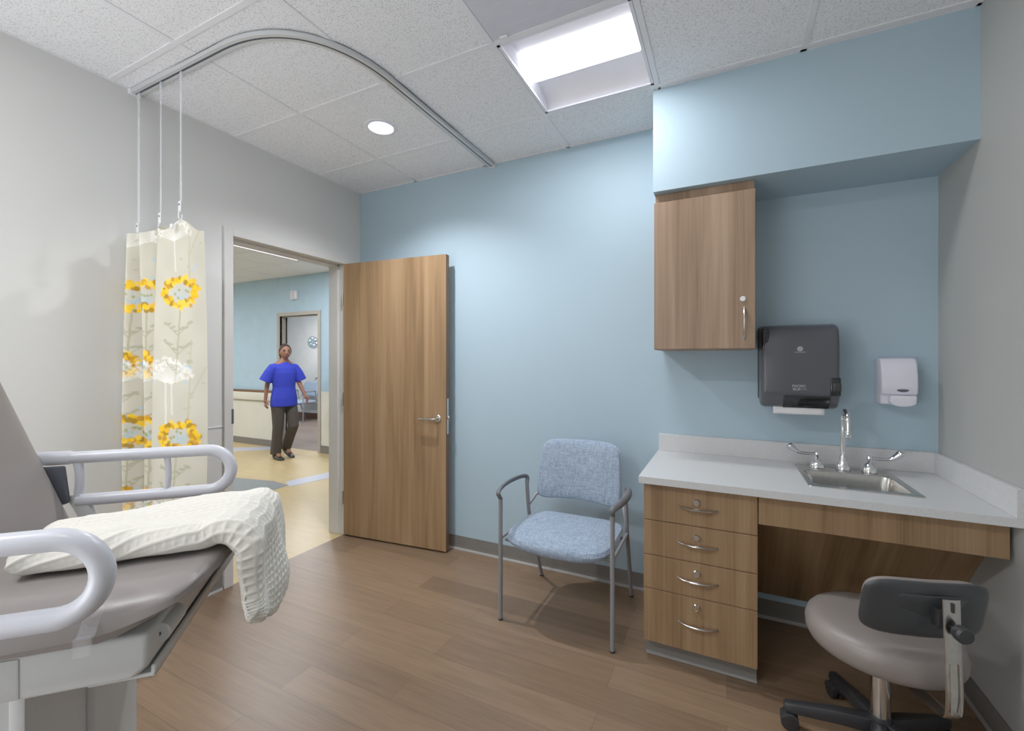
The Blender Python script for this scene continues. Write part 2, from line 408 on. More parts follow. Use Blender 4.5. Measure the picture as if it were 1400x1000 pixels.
# ------------------------------------------------------------------ ceiling fittings
def troffer(name, x0, x1, y0, y1, label, z=H):
    t = thing(name, label, 'ceiling light', ((x0 + x1) / 2, (y0 + y1) / 2, z))
    ym = (y0 + y1) / 2; x0 += .014; x1 -= .014; y0 += .014; y1 -= .014
    fr_ = B()
    for a in ((x0, x1, y0, y0 + .014), (x0, x1, y1 - .014, y1), (x0, x0 + .014, y0, y1), (x1 - .014, x1, y0, y1)): fr_.box(a[0], a[1], a[2], a[3], z - .003, z + .003)
    fr_.obj('frame', 'reflector', t, smooth=False)
    r = B()          # two curved wings, ends closed
    def wing(sg):
        def fn(u, v):
            a = (PI / 2) * u; yy = (y0 if sg < 0 else y1); hw = (ym - y0) - .1
            return (x0 + .012 + v * (x1 - x0 - .024), yy - sg * hw * (1 - math.cos(a)) * 1.0, z + .085 * math.sin(a))
        return fn
    r.grid(wing(-1), 12, 2); r.grid(wing(1), 12, 2)
    r.box(x0, x1, y0, y1, z + .087, z + .09)
    for xx in (x0, x1 - .012): r.box(xx, xx + .012, y0 + .001, y1 - .001, z + .001, z + .088)
    r.obj('reflector', 'reflector', t)
    hw = .1
    ln = B()
    def fn(u, v):
        a = PI * v; return (x0 + .03 + u * (x1 - x0 - .06), ym - hw * math.cos(a), z + .078 - .062 * math.sin(a))
    ln.grid(fn, 2, 20, caps=True)
    ln.obj('lens', 'lens', t)
    return t
troffer('troffer_light', gx[3], gx[4], gy[6], gy[7], 'lit square ceiling troffer with a bright centre lens, nearest the blue wall')
troffer('troffer_light', gx[3], gx[4], gy[2], gy[3], 'unseen square ceiling troffer added for light behind the plain grey ceiling panel')  # out of view, added to light the room from behind the camera
troffer('troffer_light', gx[1], gx[2], gy[2], gy[3], 'unseen square ceiling troffer added for light above the head of the exam table')  # also added out of view, brightens the left of the room

d = thing('downlight', 'round recessed downlight with a white trim ring inside the curtain track', 'ceiling light', (DLC[0], DLC[1], H))
B().lathe([(DLR - .004, -.001), (DLR, -.006), (DLR + .016, -.005), (DLR + .02, 0), (DLR - .002, .002)], (DLC[0], DLC[1], H), n=48).obj('trim_ring', 'reflector', d)
dl = B(); dl.lathe([(DLR - .003, .0), (DLR - .012, .05), (DLR - .03, .085), (.0, .09)], (DLC[0], DLC[1], H), n=48)
dl.obj('reflector_cone', 'downlens', d)

v = thing('ceiling_panel', 'plain smooth grey lay-in ceiling panel beside the lit troffer', 'ceiling panel', ((gx[3] + gx[4]) / 2, (gy[5] + gy[6]) / 2, H))
B().box(gx[3] + .012, gx[4] - .012, gy[5] + .012, gy[6] - .012, H - .002, H + .01, .002, 1).obj('plate', 'vent', v)
pl = B()
for yy in np.linspace(gy[5] + .06, gy[6] - .06, 9): pl.box(gx[3] + .05, gx[4] - .05, yy - .0015, yy + .0015, H - .0028, H - .002)
pl.obj('slots', 'vent', v, smooth=False)
B().box(gx[3] + .05, gx[3] + .085, gy[6] - .03, gy[6] - .016, H - .012, H - .003, .002, 1).obj('clip', 'cord_white', v)

# ------------------------------------------------------------------ curtain track, straps, curtain
tk = thing('curtain_track', 'pale curved ceiling track running from the doorway wall to the blue wall', 'curtain track', (-1.47, 1.155, H))
tp = fillet([(XL + .004, 1.155, 0), (-1.465, 1.155, 0), (-1.465, YB - .004, 0)], [0, .5, 0], 20)
def sweep_rect(path, w_, z0, z1, off=0.):
    b_ = B(); n = len(path); vs = []
    for i in range(n):
        t_ = (path[min(i + 1, n - 1)] - path[max(i - 1, 0)]).normalized(); nn = Vector((-t_.y, t_.x, 0))
        for (o_, z_) in ((-w_ + off, z0), (w_ + off, z0), (w_ + off, z1), (-w_ + off, z1)): vs.append(path[i] + nn * o_ + Vector((0, 0, z_)))
    fs = [(0, 1, 2, 3), tuple(4 * (n - 1) + k for k in (3, 2, 1, 0))]
    for i in range(n - 1):
        for k in range(4): fs.append((4 * i + k, 4 * i + (k + 1) % 4, 4 * i + 4 + (k + 1) % 4, 4 * i + 4 + k))
    return b_.add(vs, fs)
r_ = sweep_rect(tp, .007, H - .026, H - .004, -.012); r2 = sweep_rect(tp, .007, H - .026, H - .004, .012)
r3 = sweep_rect(tp, .019, H - .008, H - .004)
r_.add(r2.v, r2.f).add(r3.v, r3.f); r_.obj('rail', 'track', tk, smooth=False)
sweep_rect(tp, .005, H - .0255, H - .009).obj('groove', 'groove', tk, smooth=False)
B().box(XL, XL + .022, 1.13, 1.18, H - .03, H - .003, .003, 1).obj('end_cap', 'cord_white', tk)
B().box(-1.49, -1.44, YB - .02, YB, H - .03, H - .003, .003, 1).obj('end_cap', 'cord_white', tk)

cur = thing('privacy_curtain', 'bunched cream privacy curtain printed with yellow flowers and grey trees by the doorway', 'curtain', (-2.43, 1.17, .42))
cpath = spline([(-2.155, 1.185, 0), (-2.22, 1.15, 0), (-2.32, 1.125, 0), (-2.415, 1.115, 0), (-2.437, 1.145, 0), (-2.40, 1.19, 0), (-2.40, 1.235, 0), (-2.45, 1.235, 0),
                (-2.51, 1.155, 0), (-2.552, 1.118, 0), (-2.572, 1.145, 0), (-2.545, 1.2, 0), (-2.55, 1.25, 0), (-2.60, 1.245, 0), (-2.635, 1.16, 0), (-2.664, 1.105, 0), (-2.688, 1.13, 0), (-2.69, 1.2, 0), (-2.675, 1.25, 0)], 24)
carc = [0.]
for i in range(1, len(cpath)): carc.append(carc[-1] + (cpath[i] - cpath[i - 1]).length)
NA = int(carc[-1] / .0042); NZ = 400; Z0, Z1 = .42, 2.02
aa = np.linspace(0, carc[-1], NA); cx = np.interp(aa, carc, [p.x for p in cpath]); cy = np.interp(aa, carc, [p.y for p in cpath])
zz = np.linspace(0, 1, NZ)
# top edge sags between the hooks; lower down the pleats relax a little
hooks_a = [0.0]
ztop = 2.0 + .022 * np.cos((aa - .13) / .2 * 2 * PI) * np.clip(1 - aa / 1.2, 0, 1)
ztop[aa < .07] -= (.07 - aa[aa < .07]) * .3
AA, ZT = np.meshgrid(aa, zz, indexing='ij')
Zc = Z0 + (ztop[:, None] - Z0) * ZT
drift = .012 * np.sin(3.1 * (1 - ZT) + AA * 9)
Xc = np.maximum(cx[:, None] + drift * .5, XL + .008); Yc = cy[:, None] + drift
base = np.array(lin((203, 198, 181))[:3]); Cc = np.tile(base, (NA, NZ, 1))
tone = .04 * np.sin(AA * 40) * np.sin(Zc * 23); Cc *= (1 + tone)[..., None]
def paint(mask, rgb, k=1.):
    m_ = np.clip(mask, 0, 1)[..., None] * k
    Cc[:] = Cc * (1 - m_) + np.array(lin(rgb)[:3]) * m_
def seg(a0, z0, a1, z1, w_):
    dx, dz = a1 - a0, z1 - z0; t = np.clip(((AA - a0) * dx + (Zc - z0) * dz) / (dx * dx + dz * dz), 0, 1)
    return np.clip((w_ - np.hypot(AA - a0 - t * dx, Zc - z0 - t * dz)) / .002 + .5, 0, 1)
def disc(a, z, ra, rz=None):
    rz = rz or ra
    q = np.hypot((AA - a) / ra, (Zc - z) / rz); return np.clip((1 - q) * ra / .003 + .5, 0, 1)
R = random.Random(5)
def tree(a, z0, h, rad, rgb, k, n=26):
    paint(seg(a, z0, a + .01, z0 + h, .0045), rgb, k)
    for i in range(n):
        th = PI * (.05 + .9 * i / (n - 1)); r1 = rad * R.uniform(.7, 1.)
        ex, ez = a + .01 + math.cos(th) * r1, z0 + h + math.sin(th) * r1 * .8
        paint(seg(a + .01, z0 + h - .02, ex, ez, .0018), rgb, k)
        for q in range(3): paint(disc(ex + R.uniform(-.012, .012), ez + R.uniform(-.012, .012), .006), rgb, k)
def umbel(a, z, ra, rz):
    for q in range(12): paint(seg(a, z - rz * .5, a + R.uniform(-ra, ra) * .6, z + R.uniform(-.3, .5) * rz, .0022), (176, 198, 204), .85)
    paint(seg(a, z - rz * .5, a + .02, z - .42, .0042), (176, 172, 142), .9)
    for q in range(92):
        th = 2 * PI * q / 46 + R.uniform(-.1, .1); rr = R.choice((R.uniform(.58, .8), R.uniform(.8, 1.03)))
        col = R.choice([(247, 200, 40), (250, 208, 70), (240, 186, 40), (205, 148, 40), (168, 130, 40)])
        paint(disc(a + math.cos(th) * ra * rr, z + math.sin(th) * rz * rr, R.uniform(.009, .0138)), col, .95)
    for q in range(5): paint(disc(a + R.uniform(-.5, .5) * ra, z + R.uniform(-.4, .4) * rz, .006), (150, 160, 90), .9)
    for q in range(3):
        zq = z - .17 - q * .09
        for s_ in (-1, 1):
            for k_ in range(6): paint(disc(a + .012 + s_ * (.012 + .011 * k_), zq + .006 * k_ + R.uniform(-.01, .01), .011, .006), (172, 170, 146), .8)
            paint(seg(a + .012, zq - .03, a + .012 + s_ * .07, zq + .035, .0028), (176, 172, 146), .85)
def vine(a, z):
    paint(seg(a, z, a + .01, z - .42, .0035), (190, 182, 156), .85)
    paint(seg(a + .005, z - .25, a - .07, z - .1, .003), (190, 182, 156), .85)
    for q in range(9): paint(disc(a + R.uniform(-.06, .06), z - R.uniform(.02, .4), .009, .006), (188, 184, 160), .75)
    for q in range(5): paint(disc(a + R.uniform(-.03, .05), z - R.uniform(0, .35), .008), (172, 200, 216), .8)
def arc_at(x_, y_): return carc[min(range(len(cpath)), key=lambda k: (cpath[k].x - x_) ** 2 + (cpath[k].y - y_) ** 2)]
A1_, A2_, A3_, A4_ = .13, arc_at(-2.53, 1.135), arc_at(-2.65, 1.125), arc_at(-2.40, 1.215)
for a, st_ in ((A1_, 0), (A2_, 1), (A3_, 1), (A4_, 0)):
    for row in range(3):
        z = 1.685 - row * .665
        vine(a - .055, z + .36 + .06)
        tree(a + .06, z - .62, .22, .12, (240, 238, 230), .55); tree(a + .03, z + .1, .16, .11, (240, 238, 230), .5)
        umbel(a, z, .1, .074)
        if st_: umbel(a + .03, z - .335, .06, .06)
cb = B()
pts = np.stack([Xc, Yc, Zc], -1).reshape(-1, 3)
idx = np.arange(NA * NZ).reshape(NA, NZ)
cb.v = [tuple(p) for p in pts]; cb.f = [tuple(q) for q in np.stack([idx[:-1, :-1], idx[1:, :-1], idx[1:, 1:], idx[:-1, 1:]], -1).reshape(-1, 4).tolist()]
mc = bpy.data.materials.new('flower printed curtain cloth'); mc.use_nodes = True
nt = mc.node_tree; bs = nt.nodes['Principled BSDF']; bs.inputs['Roughness'].default_value = .85; bs.inputs['Specular IOR Level'].default_value = .15
at = nt.nodes.new('ShaderNodeVertexColor'); at.layer_name = 'Print'; nt.links.new(at.outputs['Color'], bs.inputs['Base Color'])
panel = cb.obj('fabric', mc, cur, angle=180)
ca = panel.data.color_attributes.new('Print', 'FLOAT_COLOR', 'POINT')
ca.data.foreach_set('color', np.concatenate([Cc.reshape(-1, 3), np.ones((NA * NZ, 1))], 1).astype(np.float32).ravel())
for (sx, sy, zb, wd) in ((-2.66, 1.155, 2.0, .011), (-2.456, 1.155, 2.02, .006), (-2.285, 1.155, 2.05, .007)):
    s_ = B()
    s_.box(sx - wd, sx + wd, sy - .0006, sy + .0006, zb + .06, H - .03)
    s_.box(sx - wd * 1.1, sx + wd * 1.1, sy - .002, sy + .002, H - .07, H - .026)
    so = s_.obj('strap', 'strap', cur, smooth=False)
    hk = B(); hk.box(sx - .011, sx + .011, sy - .007, sy - .003, zb + .01, zb + .062, .004, 2)
    hk.tube(fillet([(sx, sy - .005, zb + .02), (sx, sy - .012, zb - .015), (sx, sy + .004, zb - .03), (sx, sy + .006, zb)], .01, 4), .003, 8)
    ho = hk.obj('hook', 'cord_white', so)
    B().lathe([(0, 0), (.0045, 0), (.0045, -.002), (0, -.0022)], (sx, sy - .0065, zb + .045), (0, 1, 0), 12).obj('rivet', 'dkgrey', ho)
B().lathe([(0, .002), (.012, .002), (.013, 0), (.011, -.004), (0, -.005)], (-2.285, 1.118, 1.985), (0, 1, 0), 18).obj('grommet', 'cord_white', cur)

# ------------------------------------------------------------------ upper cabinet
u = thing('wall_cabinet', 'walnut laminate wall cabinet with one door hung under the soffit', 'cabinet', (-.107, YB, 1.424))
B().box(-.334, .121, 2.352, YB, 1.424, 2.1765).box(-.33, .117, 2.36, YB, 2.1765, 2.222).obj('carcass', 'wood_top', u, smooth=False)

dr = B().box(-.333, .12, 2.33, 2.351, 1.426, 2.172, .0015, 1).obj('door', 'wood_top', u)
def bow_handle(x0, x1, y, z, vert=False, r=.0068):
    p = []
    for k in range(13):
        t = k / 12; s_ = x0 + (x1 - x0) * t; o_ = -.03 * math.sin(PI * min(1, max(0, t * 1.0))) ** .7
        p.append((z, y + o_, s_) if vert else (s_, y + o_, z))
    rr = [r * (.75 + .35 * math.sin(PI * k / 12)) for k in range(13)]
    return B().tube(p, rr, 10, flat=(.75, 1.25) if not vert else (1.2, .8))
bow_handle(1.468, 1.618, 2.33, .074, True).obj('handle', 'nickel', dr)
B().lathe([(0, 0), (.0125, 0), (.0125, -.004), (.01, -.007), (.004, -.0072), (0, -.006)], (.069, 2.33, 1.659), (0, 1, 0), 20).obj('lock', 'cord_white', dr)

# ------------------------------------------------------------------ drawer base
YF = 2.075
bc = thing('drawer_cabinet', 'walnut laminate base cabinet with four drawers under the counter end', 'cabinet', (-.113, 2.38, 0))
B().box(-.343, .116, YF + .021, 2.672, .085, .813).obj('carcass', 'wood_h', bc, smooth=False)
B().box(-.338, .114, 2.128, 2.66, 0, .085).obj('toe_kick', 'base', bc, smooth=False)
B().box(-.339, .115, 2.119, 2.128, .002, .012).obj('toe_strip', 'base_lip_lit', bc, smooth=False)  # light along the strip painted in as a paler tone
for k, (z0, z1, hz, lz) in enumerate(((.643, .805, .722, .747), (.484, .640, .563, .592), (.33, .481, .406, .436), (.087, .327, .212, .288))):
    dd = B().box(-.342, .115, YF, YF + .02, z0, z1, .0015, 1).obj('drawer', 'wood_h', bc)
    bow_handle(-.193, -.034, YF, hz).obj('handle', 'nickel', dd)
    lk = B().lathe([(0, 0), (.0155, 0), (.0155, -.006), (.0125, -.01), (0, -.0102)], (-.118, YF, lz), (0, 1, 0), 20).obj('lock', 'nickel', dd)
    if k == 3:
        ky = B().box(-.1195, -.1165, YF - .03, YF - .007, lz - .005, lz + .005, .001, 1)
        ky.lathe([(0, -.001), (.008, -.001), (.008, .001), (0, .001)], (-.118, YF - .03, lz - .004), (1, 0, 0), 16)
        ky.box(-.119, -.117, YF - .033, YF - .027, lz - .034, lz - .012, .0008, 1)
        ky.obj('key', 'brass', dd)

# ------------------------------------------------------------------ counter, apron, knee panel
ct = thing('countertop', 'pale grey quartz counter with low upstand along the walls', 'countertop', (.26, 2.36, .814))
CX0, CX1, CY0, CY1, CZ0, CZ1 = -.358, XR, 2.03, YB, .816, .846
SX0, SX1, SY0, SY1 = .318, .668, 2.192, 2.6
xs = [CX0, SX0, SX1, CX1]; ys = [CY0, SY0, SY1, CY1]
sl = B()
vid = {}
for zi, z in enumerate((CZ0, CZ1)):
    for i, x in enumerate(xs):
        for j, y in enumerate(ys): vid[i, j, zi] = len(sl.v); sl.v.append((x, y, z))
for zi in (0, 1):
    for i in range(3):
        for j in range(3):
            if (i, j) != (1, 1): sl.f.append((vid[i, j, zi], vid[i + 1, j, zi], vid[i + 1, j + 1, zi], vid[i, j + 1, zi]))
for i in range(3):
    for j in (0, 3): sl.f.append((vid[i, j, 0], vid[i + 1, j, 0], vid[i + 1, j, 1], vid[i, j, 1])); sl.f.append((vid[j, i, 0], vid[j, i + 1, 0], vid[j, i + 1, 1], vid[j, i, 1]))
for j in (1, 2): sl.f.append((vid[1, j, 0], vid[2, j, 0], vid[2, j, 1], vid[1, j, 1])); sl.f.append((vid[j, 1, 0], vid[j, 2, 0], vid[j, 2, 1], vid[j, 1, 1]))
sl.obj('slab', 'quartz', ct, smooth=False)
B().box(CX0 + .003, XR, YB - .02, YB - .0005, CZ1, .943, .0015, 1).obj('back_upstand', 'quartz', ct)
B().box(XR - .02, XR - .0005, CY0 + .003, YB - .02, CZ1, .943, .0015, 1).obj('side_upstand', 'quartz', ct)
ap = B().box(.119, .864, 2.078, 2.097, .69, .814, .0015, 1).obj('apron_panel', 'wood_h')
tag(ap, 'long narrow walnut apron board under the sink counter', 'apron panel')
kp = B().prism([(2.128, .812), (2.146, .812), (2.689, .142), (2.674, .136)], 'X', .118, XR - .001).obj('knee_panel', 'wood_slope', smooth=False)
tag(kp, 'sloping walnut panel hiding the pipes below the sink', 'panel')

# ---- sink
def rrect(x0, x1, y0, y1, r, n=6):
    o = []
    for (cx_, cy_, a0) in ((x1 - r, y1 - r, 0), (x0 + r, y1 - r, 90), (x0 + r, y0 + r, 180), (x1 - r, y0 + r, 270)):
        for k in range(n + 1):
            a = math.radians(a0 + 90 * k / n); o.append((cx_ + r * math.cos(a), cy_ + r * math.sin(a)))
    return o
def loft(rings, cap_first=False, cap_last=False):
    n = len(rings[0]); b_ = B(); b_.v = [p for q in rings for p in q]
    for i in range(len(rings) - 1):
        for k in range(n): b_.f.append((i * n + k, i * n + (k + 1) % n, (i + 1) * n + (k + 1) % n, (i + 1) * n + k))
    if cap_first: b_.f.append(tuple(range(n)))
    if cap_last: b_.f.append(tuple((len(rings) - 1) * n + k for k in range(n)))
    return b_
sk = thing('sink', 'small square stainless steel drop-in sink', 'sink', (.493, 2.39, .846))
def ring(x0, x1, y0, y1, r, z): return [(p[0], p[1], z) for p in rrect(x0, x1, y0, y1, r)]
rim = loft([ring(.305, .68, 2.177, 2.613, .012, .8462), ring(.306, .679, 2.178, 2.612, .012, .8505), ring(.312, .673, 2.184, 2.606, .012, .852), ring(.327, .658, 2.205, 2.496, .03, .851),
            ring(.331, .654, 2.209, 2.492, .032, .846)])
rim.obj('rim', 'steel', sk)
basin = loft([ring(.331, .654, 2.209, 2.492, .032, .8465), ring(.336, .649, 2.214, 2.487, .036, .82), ring(.345, .64, 2.222, 2.479, .04, .72), ring(.37, .615, 2.245, 2.455, .05, .705), ring(.45, .53, 2.31, 2.39, .035, .703)], cap_last=True)
basin.obj('basin', 'steel', sk)
B().lathe([(0, .0), (.035, .0), (.037, .003), (.03, .004), (.02, .0025), (0, .002)], (.49, 2.35, .703), n=24).obj('drain', 'chrome', sk)

fa = thing('faucet', 'chrome gooseneck faucet with two wrist-blade handles behind the sink', 'faucet', (.495, 2.55, .852))
bell = [(.0, 0), (.03, 0), (.03, .006), (.027, .02), (.024, .032), (.017, .045), (.016, .06), (.014, .066), (0, .067)]
sp = B().lathe(bell, (.495, 2.553, .852), n=28).obj('spout_base', 'chrome', fa)
arc = [(.495, 2.553, .91), (.495, 2.553, 1.05)] + [(.495, 2.553 - .048 + .048 * math.cos(a), 1.085 + .05 * math.sin(a)) for a in np.linspace(0, PI, 14)] + [(.495, 2.456, 1.05)]
B().tube(arc, .0108, 14).obj('gooseneck', 'chrome', fa)
B().lathe([(0, 0), (.0115, 0), (.0135, .004), (.0135, .03), (.011, .036), (0, .037)], (.495, 2.456, 1.016), n=20).obj('aerator', 'chrome', fa)
for sg, hx, hy in ((-1, .392, 2.55), (1, .592, 2.545)):
    hb = B().lathe([(0, 0), (.03, 0), (.03, .005), (.027, .022), (.019, .036), (.011, .044), (.0105, .06), (.013, .064), (.012, .074), (0, .076)], (hx, hy, .852), n=24).obj('handle_base', 'chrome', fa)
    q = spline([(hx + sg * .004, hy, .918), (hx + sg * .04, hy - .004, .917), (hx + sg * .075, hy - .006, .921), (hx + sg * .1, hy - .004, .938), (hx + sg * .118, hy, .957)], 5)
    rr = [(.0075 + .009 * min(1, max(0, (k / (len(q) - 1) - .45) * 2.5))) * (1 if k < len(q) - 2 else (.85, .5)[k - len(q) + 2]) for k in range(len(q))]
    B().tube(q, rr, 12, flat=(.95, 1.15)).obj('wrist_blade', 'chrome', hb)

# ------------------------------------------------------------------ dispensers
pt = thing('towel_dispenser', 'charcoal paper towel dispenser on the blue wall above the sink', 'paper towel dispenser', (.31, YB, 1.13))
DX0, DX1, DYF, DZ0, DZ1 = .152, .467, 2.452, 1.135, 1.545
side = [(YB, DZ0 + .03), (YB, DZ1 - .005), (2.6, DZ1), (2.51, DZ1 - .004), (2.475, DZ1 - .025), (2.46, DZ1 - .07), (DYF, DZ1 - .15), (DYF, DZ0 + .07), (2.472, DZ0 + .035), (2.5, DZ0 + .008), (2.56, DZ0)]
B().prism(side, 'X', DX0, DX1, .018, 3).obj('cover', 'disp', pt)
B().box(DX0 - .004, DX1 + .004, 2.63, YB, DZ0 + .025, DZ1 + .003, .02, 3).obj('back_plate', 'shell', pt)
B().prism([(DYF - .0015, DZ0 + .067), (2.4715, DZ0 + .033), (2.499, DZ0 + .006), (2.53, DZ0 + .002), (2.53, DZ0 + .067)], 'X', .245, .43, .003, 2).obj('window', 'disp_dark', pt)
B().box(DX0 + .002, DX0 + .034, 2.458, 2.49, 1.415, 1.525, .008, 3).obj('side_window', 'disp_dark', pt)
lv = B().box(DX1 - .04, DX1 + .0015, DYF - .003, 2.49, 1.205, 1.29, .006, 3).obj('side_lever', 'disp_dark', pt)
B().box(DX1 - .03, DX1 + .003, DYF - .005, 2.48, 1.225, 1.265, .004, 2).obj('lever_grip', 'black', lv)
def text(body, size, loc, parent, name, mat='mark', bold=0.):
    cu = bpy.data.curves.new(name, 'FONT'); cu.body = body; cu.size = size; cu.align_x = 'CENTER'; cu.extrude = .0004; cu.offset = bold
    tmp = bpy.data.objects.new('t', cu); COL.objects.link(tmp)
    dg = bpy.context.evaluated_depsgraph_get(); me = bpy.data.meshes.new_from_object(tmp.evaluated_get(dg))
    bpy.data.objects.remove(tmp)
    me.transform(Matrix.Translation(loc) @ Matrix.Rotation(PI / 2, 4, 'X'))
    o = bpy.data.objects.new(name, me); COL.objects.link(o); me.materials.clear(); me.materials.append(M[mat]); attach(o, parent); return o
text('PACIFIC', .0155, (.307, DYF - .0005, 1.243), pt, 'lettering', bold=.0003)
text('BLUE', .013, (.297, DYF - .0005, 1.229), pt, 'lettering', bold=.0004)
text('ULTRA', .008, (.325, DYF - .0005, 1.231), pt, 'lettering')
em = B().lathe([(.0055, 0), (.0115, 0), (.0115, .0008), (.0055, .0008), (.0055, 0)], (.311, DYF - .0002, 1.424), (0, -1, 0), 28)
em.lathe([(0, 0), (.003, 0), (.003, .0008), (0, .0008)], (.311, DYF - .0002, 1.424), (0, -1, 0), 16)
for a in range(4):
    t_ = a * PI / 2 + .4
    em.box(.311 + .0042 * math.cos(t_) - .0016, .311 + .0042 * math.cos(t_) + .0016, DYF - .001, DYF, 1.424 + .0042 * math.sin(t_) - .0016, 1.424 + .0042 * math.sin(t_) + .0016)
em.box(.289, .333, DYF - .0008, DYF + .0002, 1.407, 1.4095)
em.obj('emblem', 'mark', pt)
ic = B()
for dx in (-.014, 0, .014): ic.lathe([(.0035, 0), (.0055, 0), (.0055, .0006), (.0035, .0006), (.0035, 0)], (.305 + dx, DYF - .0002, 1.208), (0, -1, 0), 18)
ic.tube([(.305 + .027 * math.cos(a), DYF, 1.2035 + .0125 * math.sin(a)) for a in np.linspace(.0, PI, 14)], .0007, 6)
ic.obj('icons', 'dkgrey', pt)
ps = B().grid(lambda a, b_: (.206 + .208 * b_, 2.508 - .004 * math.sin(a * 3) + .002 * math.sin(b_ * 9), 1.145 - .036 * a), 6, 14)
po = ps.obj('paper_towel', 'paper'); po.modifiers.new('thick', 'SOLIDIFY').thickness = .0012
tag(po, 'white paper towel sheet hanging out of the charcoal dispenser', 'paper towel')

sd = thing('soap_dispenser', 'white soap dispenser on the blue wall to the right of the faucet', 'soap dispenser', (.708, YB, 1.16))
prof = [(YB, 1.163), (YB, 1.378), (2.635, 1.382), (2.605, 1.377), (2.588, 1.35), (2.579, 1.3), (2.577, 1.245), (2.583, 1.212), (2.6, 1.208), (2.6, 1.165)]
B().prism(prof, 'X', .645, .778, .009, 3).obj('cover', 'soap', sd)
pb_ = [(.676, 1.208), (.769, 1.208), (.768, 1.185)] + [(.721 + .046 * math.cos(a), 1.178 - .02 * math.sin(a)) for a in np.linspace(.1, PI - .1, 12)] + [(.673, 1.185)]
B().prism(pb_, 'Y', 2.568, 2.604, .005, 3).obj('push_bar', 'soap', sd)
sw = [( .722 + .0215 * math.cos(a), 1.234 + (.0035 if math.sin(a) > 0 else .0095) * math.sin(a)) for a in np.linspace(0, 2 * PI, 28, endpoint=False)]
B().prism(sw, 'Y', 2.5755, 2.58).obj('sight_window', 'dkgrey', sd)

# ------------------------------------------------------------------ guest chair
def guest_chair(cx_, cy_, label, full=True):
    t = thing('guest_chair', label, 'chair', (cx_, cy_, 0))
    def slab(zt, y0, y1, hw, th):
        n = 56
        def sq(k, e=.42):
            a = 2 * PI * k / n; c_, s_ = math.cos(a), math.sin(a)
            return math.copysign(abs(c_) ** e, c_), math.copysign(abs(s_) ** e, s_)
        rings = []
        for (sc_, dz) in ((.0, .012), (.35, .012), (.7, .008), (.88, .0), (.97, -.012), (1., -.03), (.985, -.042), (.93, -.058), (.8, -.07), (.4, -.076), (0., -.076)):
            rg = []
            for k in range(n):
                x_, y_ = sq(k); x_ *= sc_; y_ *= sc_
                wv = 1 - .035 * (y_ + 1) / 2
                z_ = zt + dz * th - .02 * max(0, -y_ - .55) ** 1.5 * 2 - .014 * (1 - min(1, abs(x_)) ** 2) * (1 if dz < -.04 else .5) + .012 * (y_ + 1) * -.25
                rg.append((cx_ + hw * x_ * wv, (y0 + y1) / 2 + (y1 - y0) / 2 * y_ - (.02 * (1 - x_ * x_) if y_ < 0 else 0), z_))
            rings.append(rg)
        return loft(rings)
    slab(.475, cy_ - .285, cy_ + .2, .285, 1.).obj('seat', 'fabric', t)
    # backrest: bent slab leaning back, narrower at the top, lower edge arched
    n = 60; rings = []
    def bp_(x_, h_, off):       # x_ -1..1, h_ 0..1
        w_ = .262 - .022 * h_
        y_ = cy_ + .165 + .075 * h_ - .035 * x_ * x_ + off + .018 * (h_ - .4) ** 2
        z_ = .53 + .36 * h_ + .028 * (1 - x_ * x_) * (1 - h_) + .006 * (1 - x_ * x_) * h_
        return (cx_ + w_ * x_, y_, z_)
    for (sc_, off) in ((0, -.027), (.5, -.027), (.85, -.025), (.95, -.018), (1., 0), (.95, .015), (.85, .02), (0, .021)):
        rg = []
        for k in range(n):
            a = 2 * PI * k / n; c_, s_ = math.cos(a), math.sin(a); e = .32
            x_ = math.copysign(abs(c_) ** e, c_) * sc_; h_ = .5 + .5 * math.copysign(abs(s_) ** e, s_) * sc_
            rg.append(bp_(x_, h_, off))
        rings.append(rg)
    loft(rings).obj('backrest', 'fabric', t)
    r = .0112
    for sg in (-1, 1):
        X = cx_ + sg * .296
        B().tube([(X, cy_ - .252, .006), (X, cy_ - .252, .645)], r, 14).obj('front_leg', 'tube', t)
        B().lathe([(0, 0), (.012, 0), (.0125, .008), (0, .0085)], (X, cy_ - .252, 0), n=14).obj('foot', 'black', t)
        B().tube(fillet([(cx_ + sg * .281, cy_ + .283, .008), (cx_ + sg * .29, cy_ + .12, .40), (cx_ + sg * .29, cy_ + .09, .52), (cx_ + sg * .29, cy_ + .075, .655)], .12, 8), r, 14).obj('rear_leg', 'tube', t)
        B().lathe([(0, 0), (.012, 0), (.0125, .008), (0, .0085)], (cx_ + sg * .281, cy_ + .283, 0), n=14).obj('foot', 'black', t)
        ar = spline([(X, cy_ - .252, .638), (X + sg * .002, cy_ - .268, .66), (X + sg * .008, cy_ - .262, .675), (X + sg * .026, cy_ - .18, .682), (X + sg * .034, cy_ - .06, .684), (X + sg * .018, cy_ + .05, .684), (X - sg * .002, cy_ + .085, .675), (cx_ + sg * .29, cy_ + .076, .645)], 6)
        rr = [1 + .35 * math.sin(PI * min(1, max(0, (k / (len(ar) - 1) - .12) / .76))) for k in range(len(ar))]
        B().tube(ar, [.0118 * q for q in rr], 12, flat=(.72, 1.1)).obj('arm_rest', 'armpad', t)
        if full:
            B().tube([(X, cy_ - .25, .43), (cx_ + sg * .292, cy_ + .1, .43)], .008, 10).obj('side_rail', 'tube', t)
            B().tube([(cx_ + sg * .29, cy_ + .09, .5), (cx_ + sg * .262, cy_ + .15, .56), (cx_ + sg * .2, cy_ + .175, .58)], .009, 10).obj('back_bracket', 'tube', t)
    if full:
        for yy in (cy_ - .2, cy_ + .09): B().tube([(cx_ - .292, yy, .405), (cx_ + .292, yy, .405)], .008, 10).obj('cross_bar', 'tube', t)
    return t
ch = guest_chair(-.777, 2.305, 'blue woven armchair with grey metal frame against the blue wall')
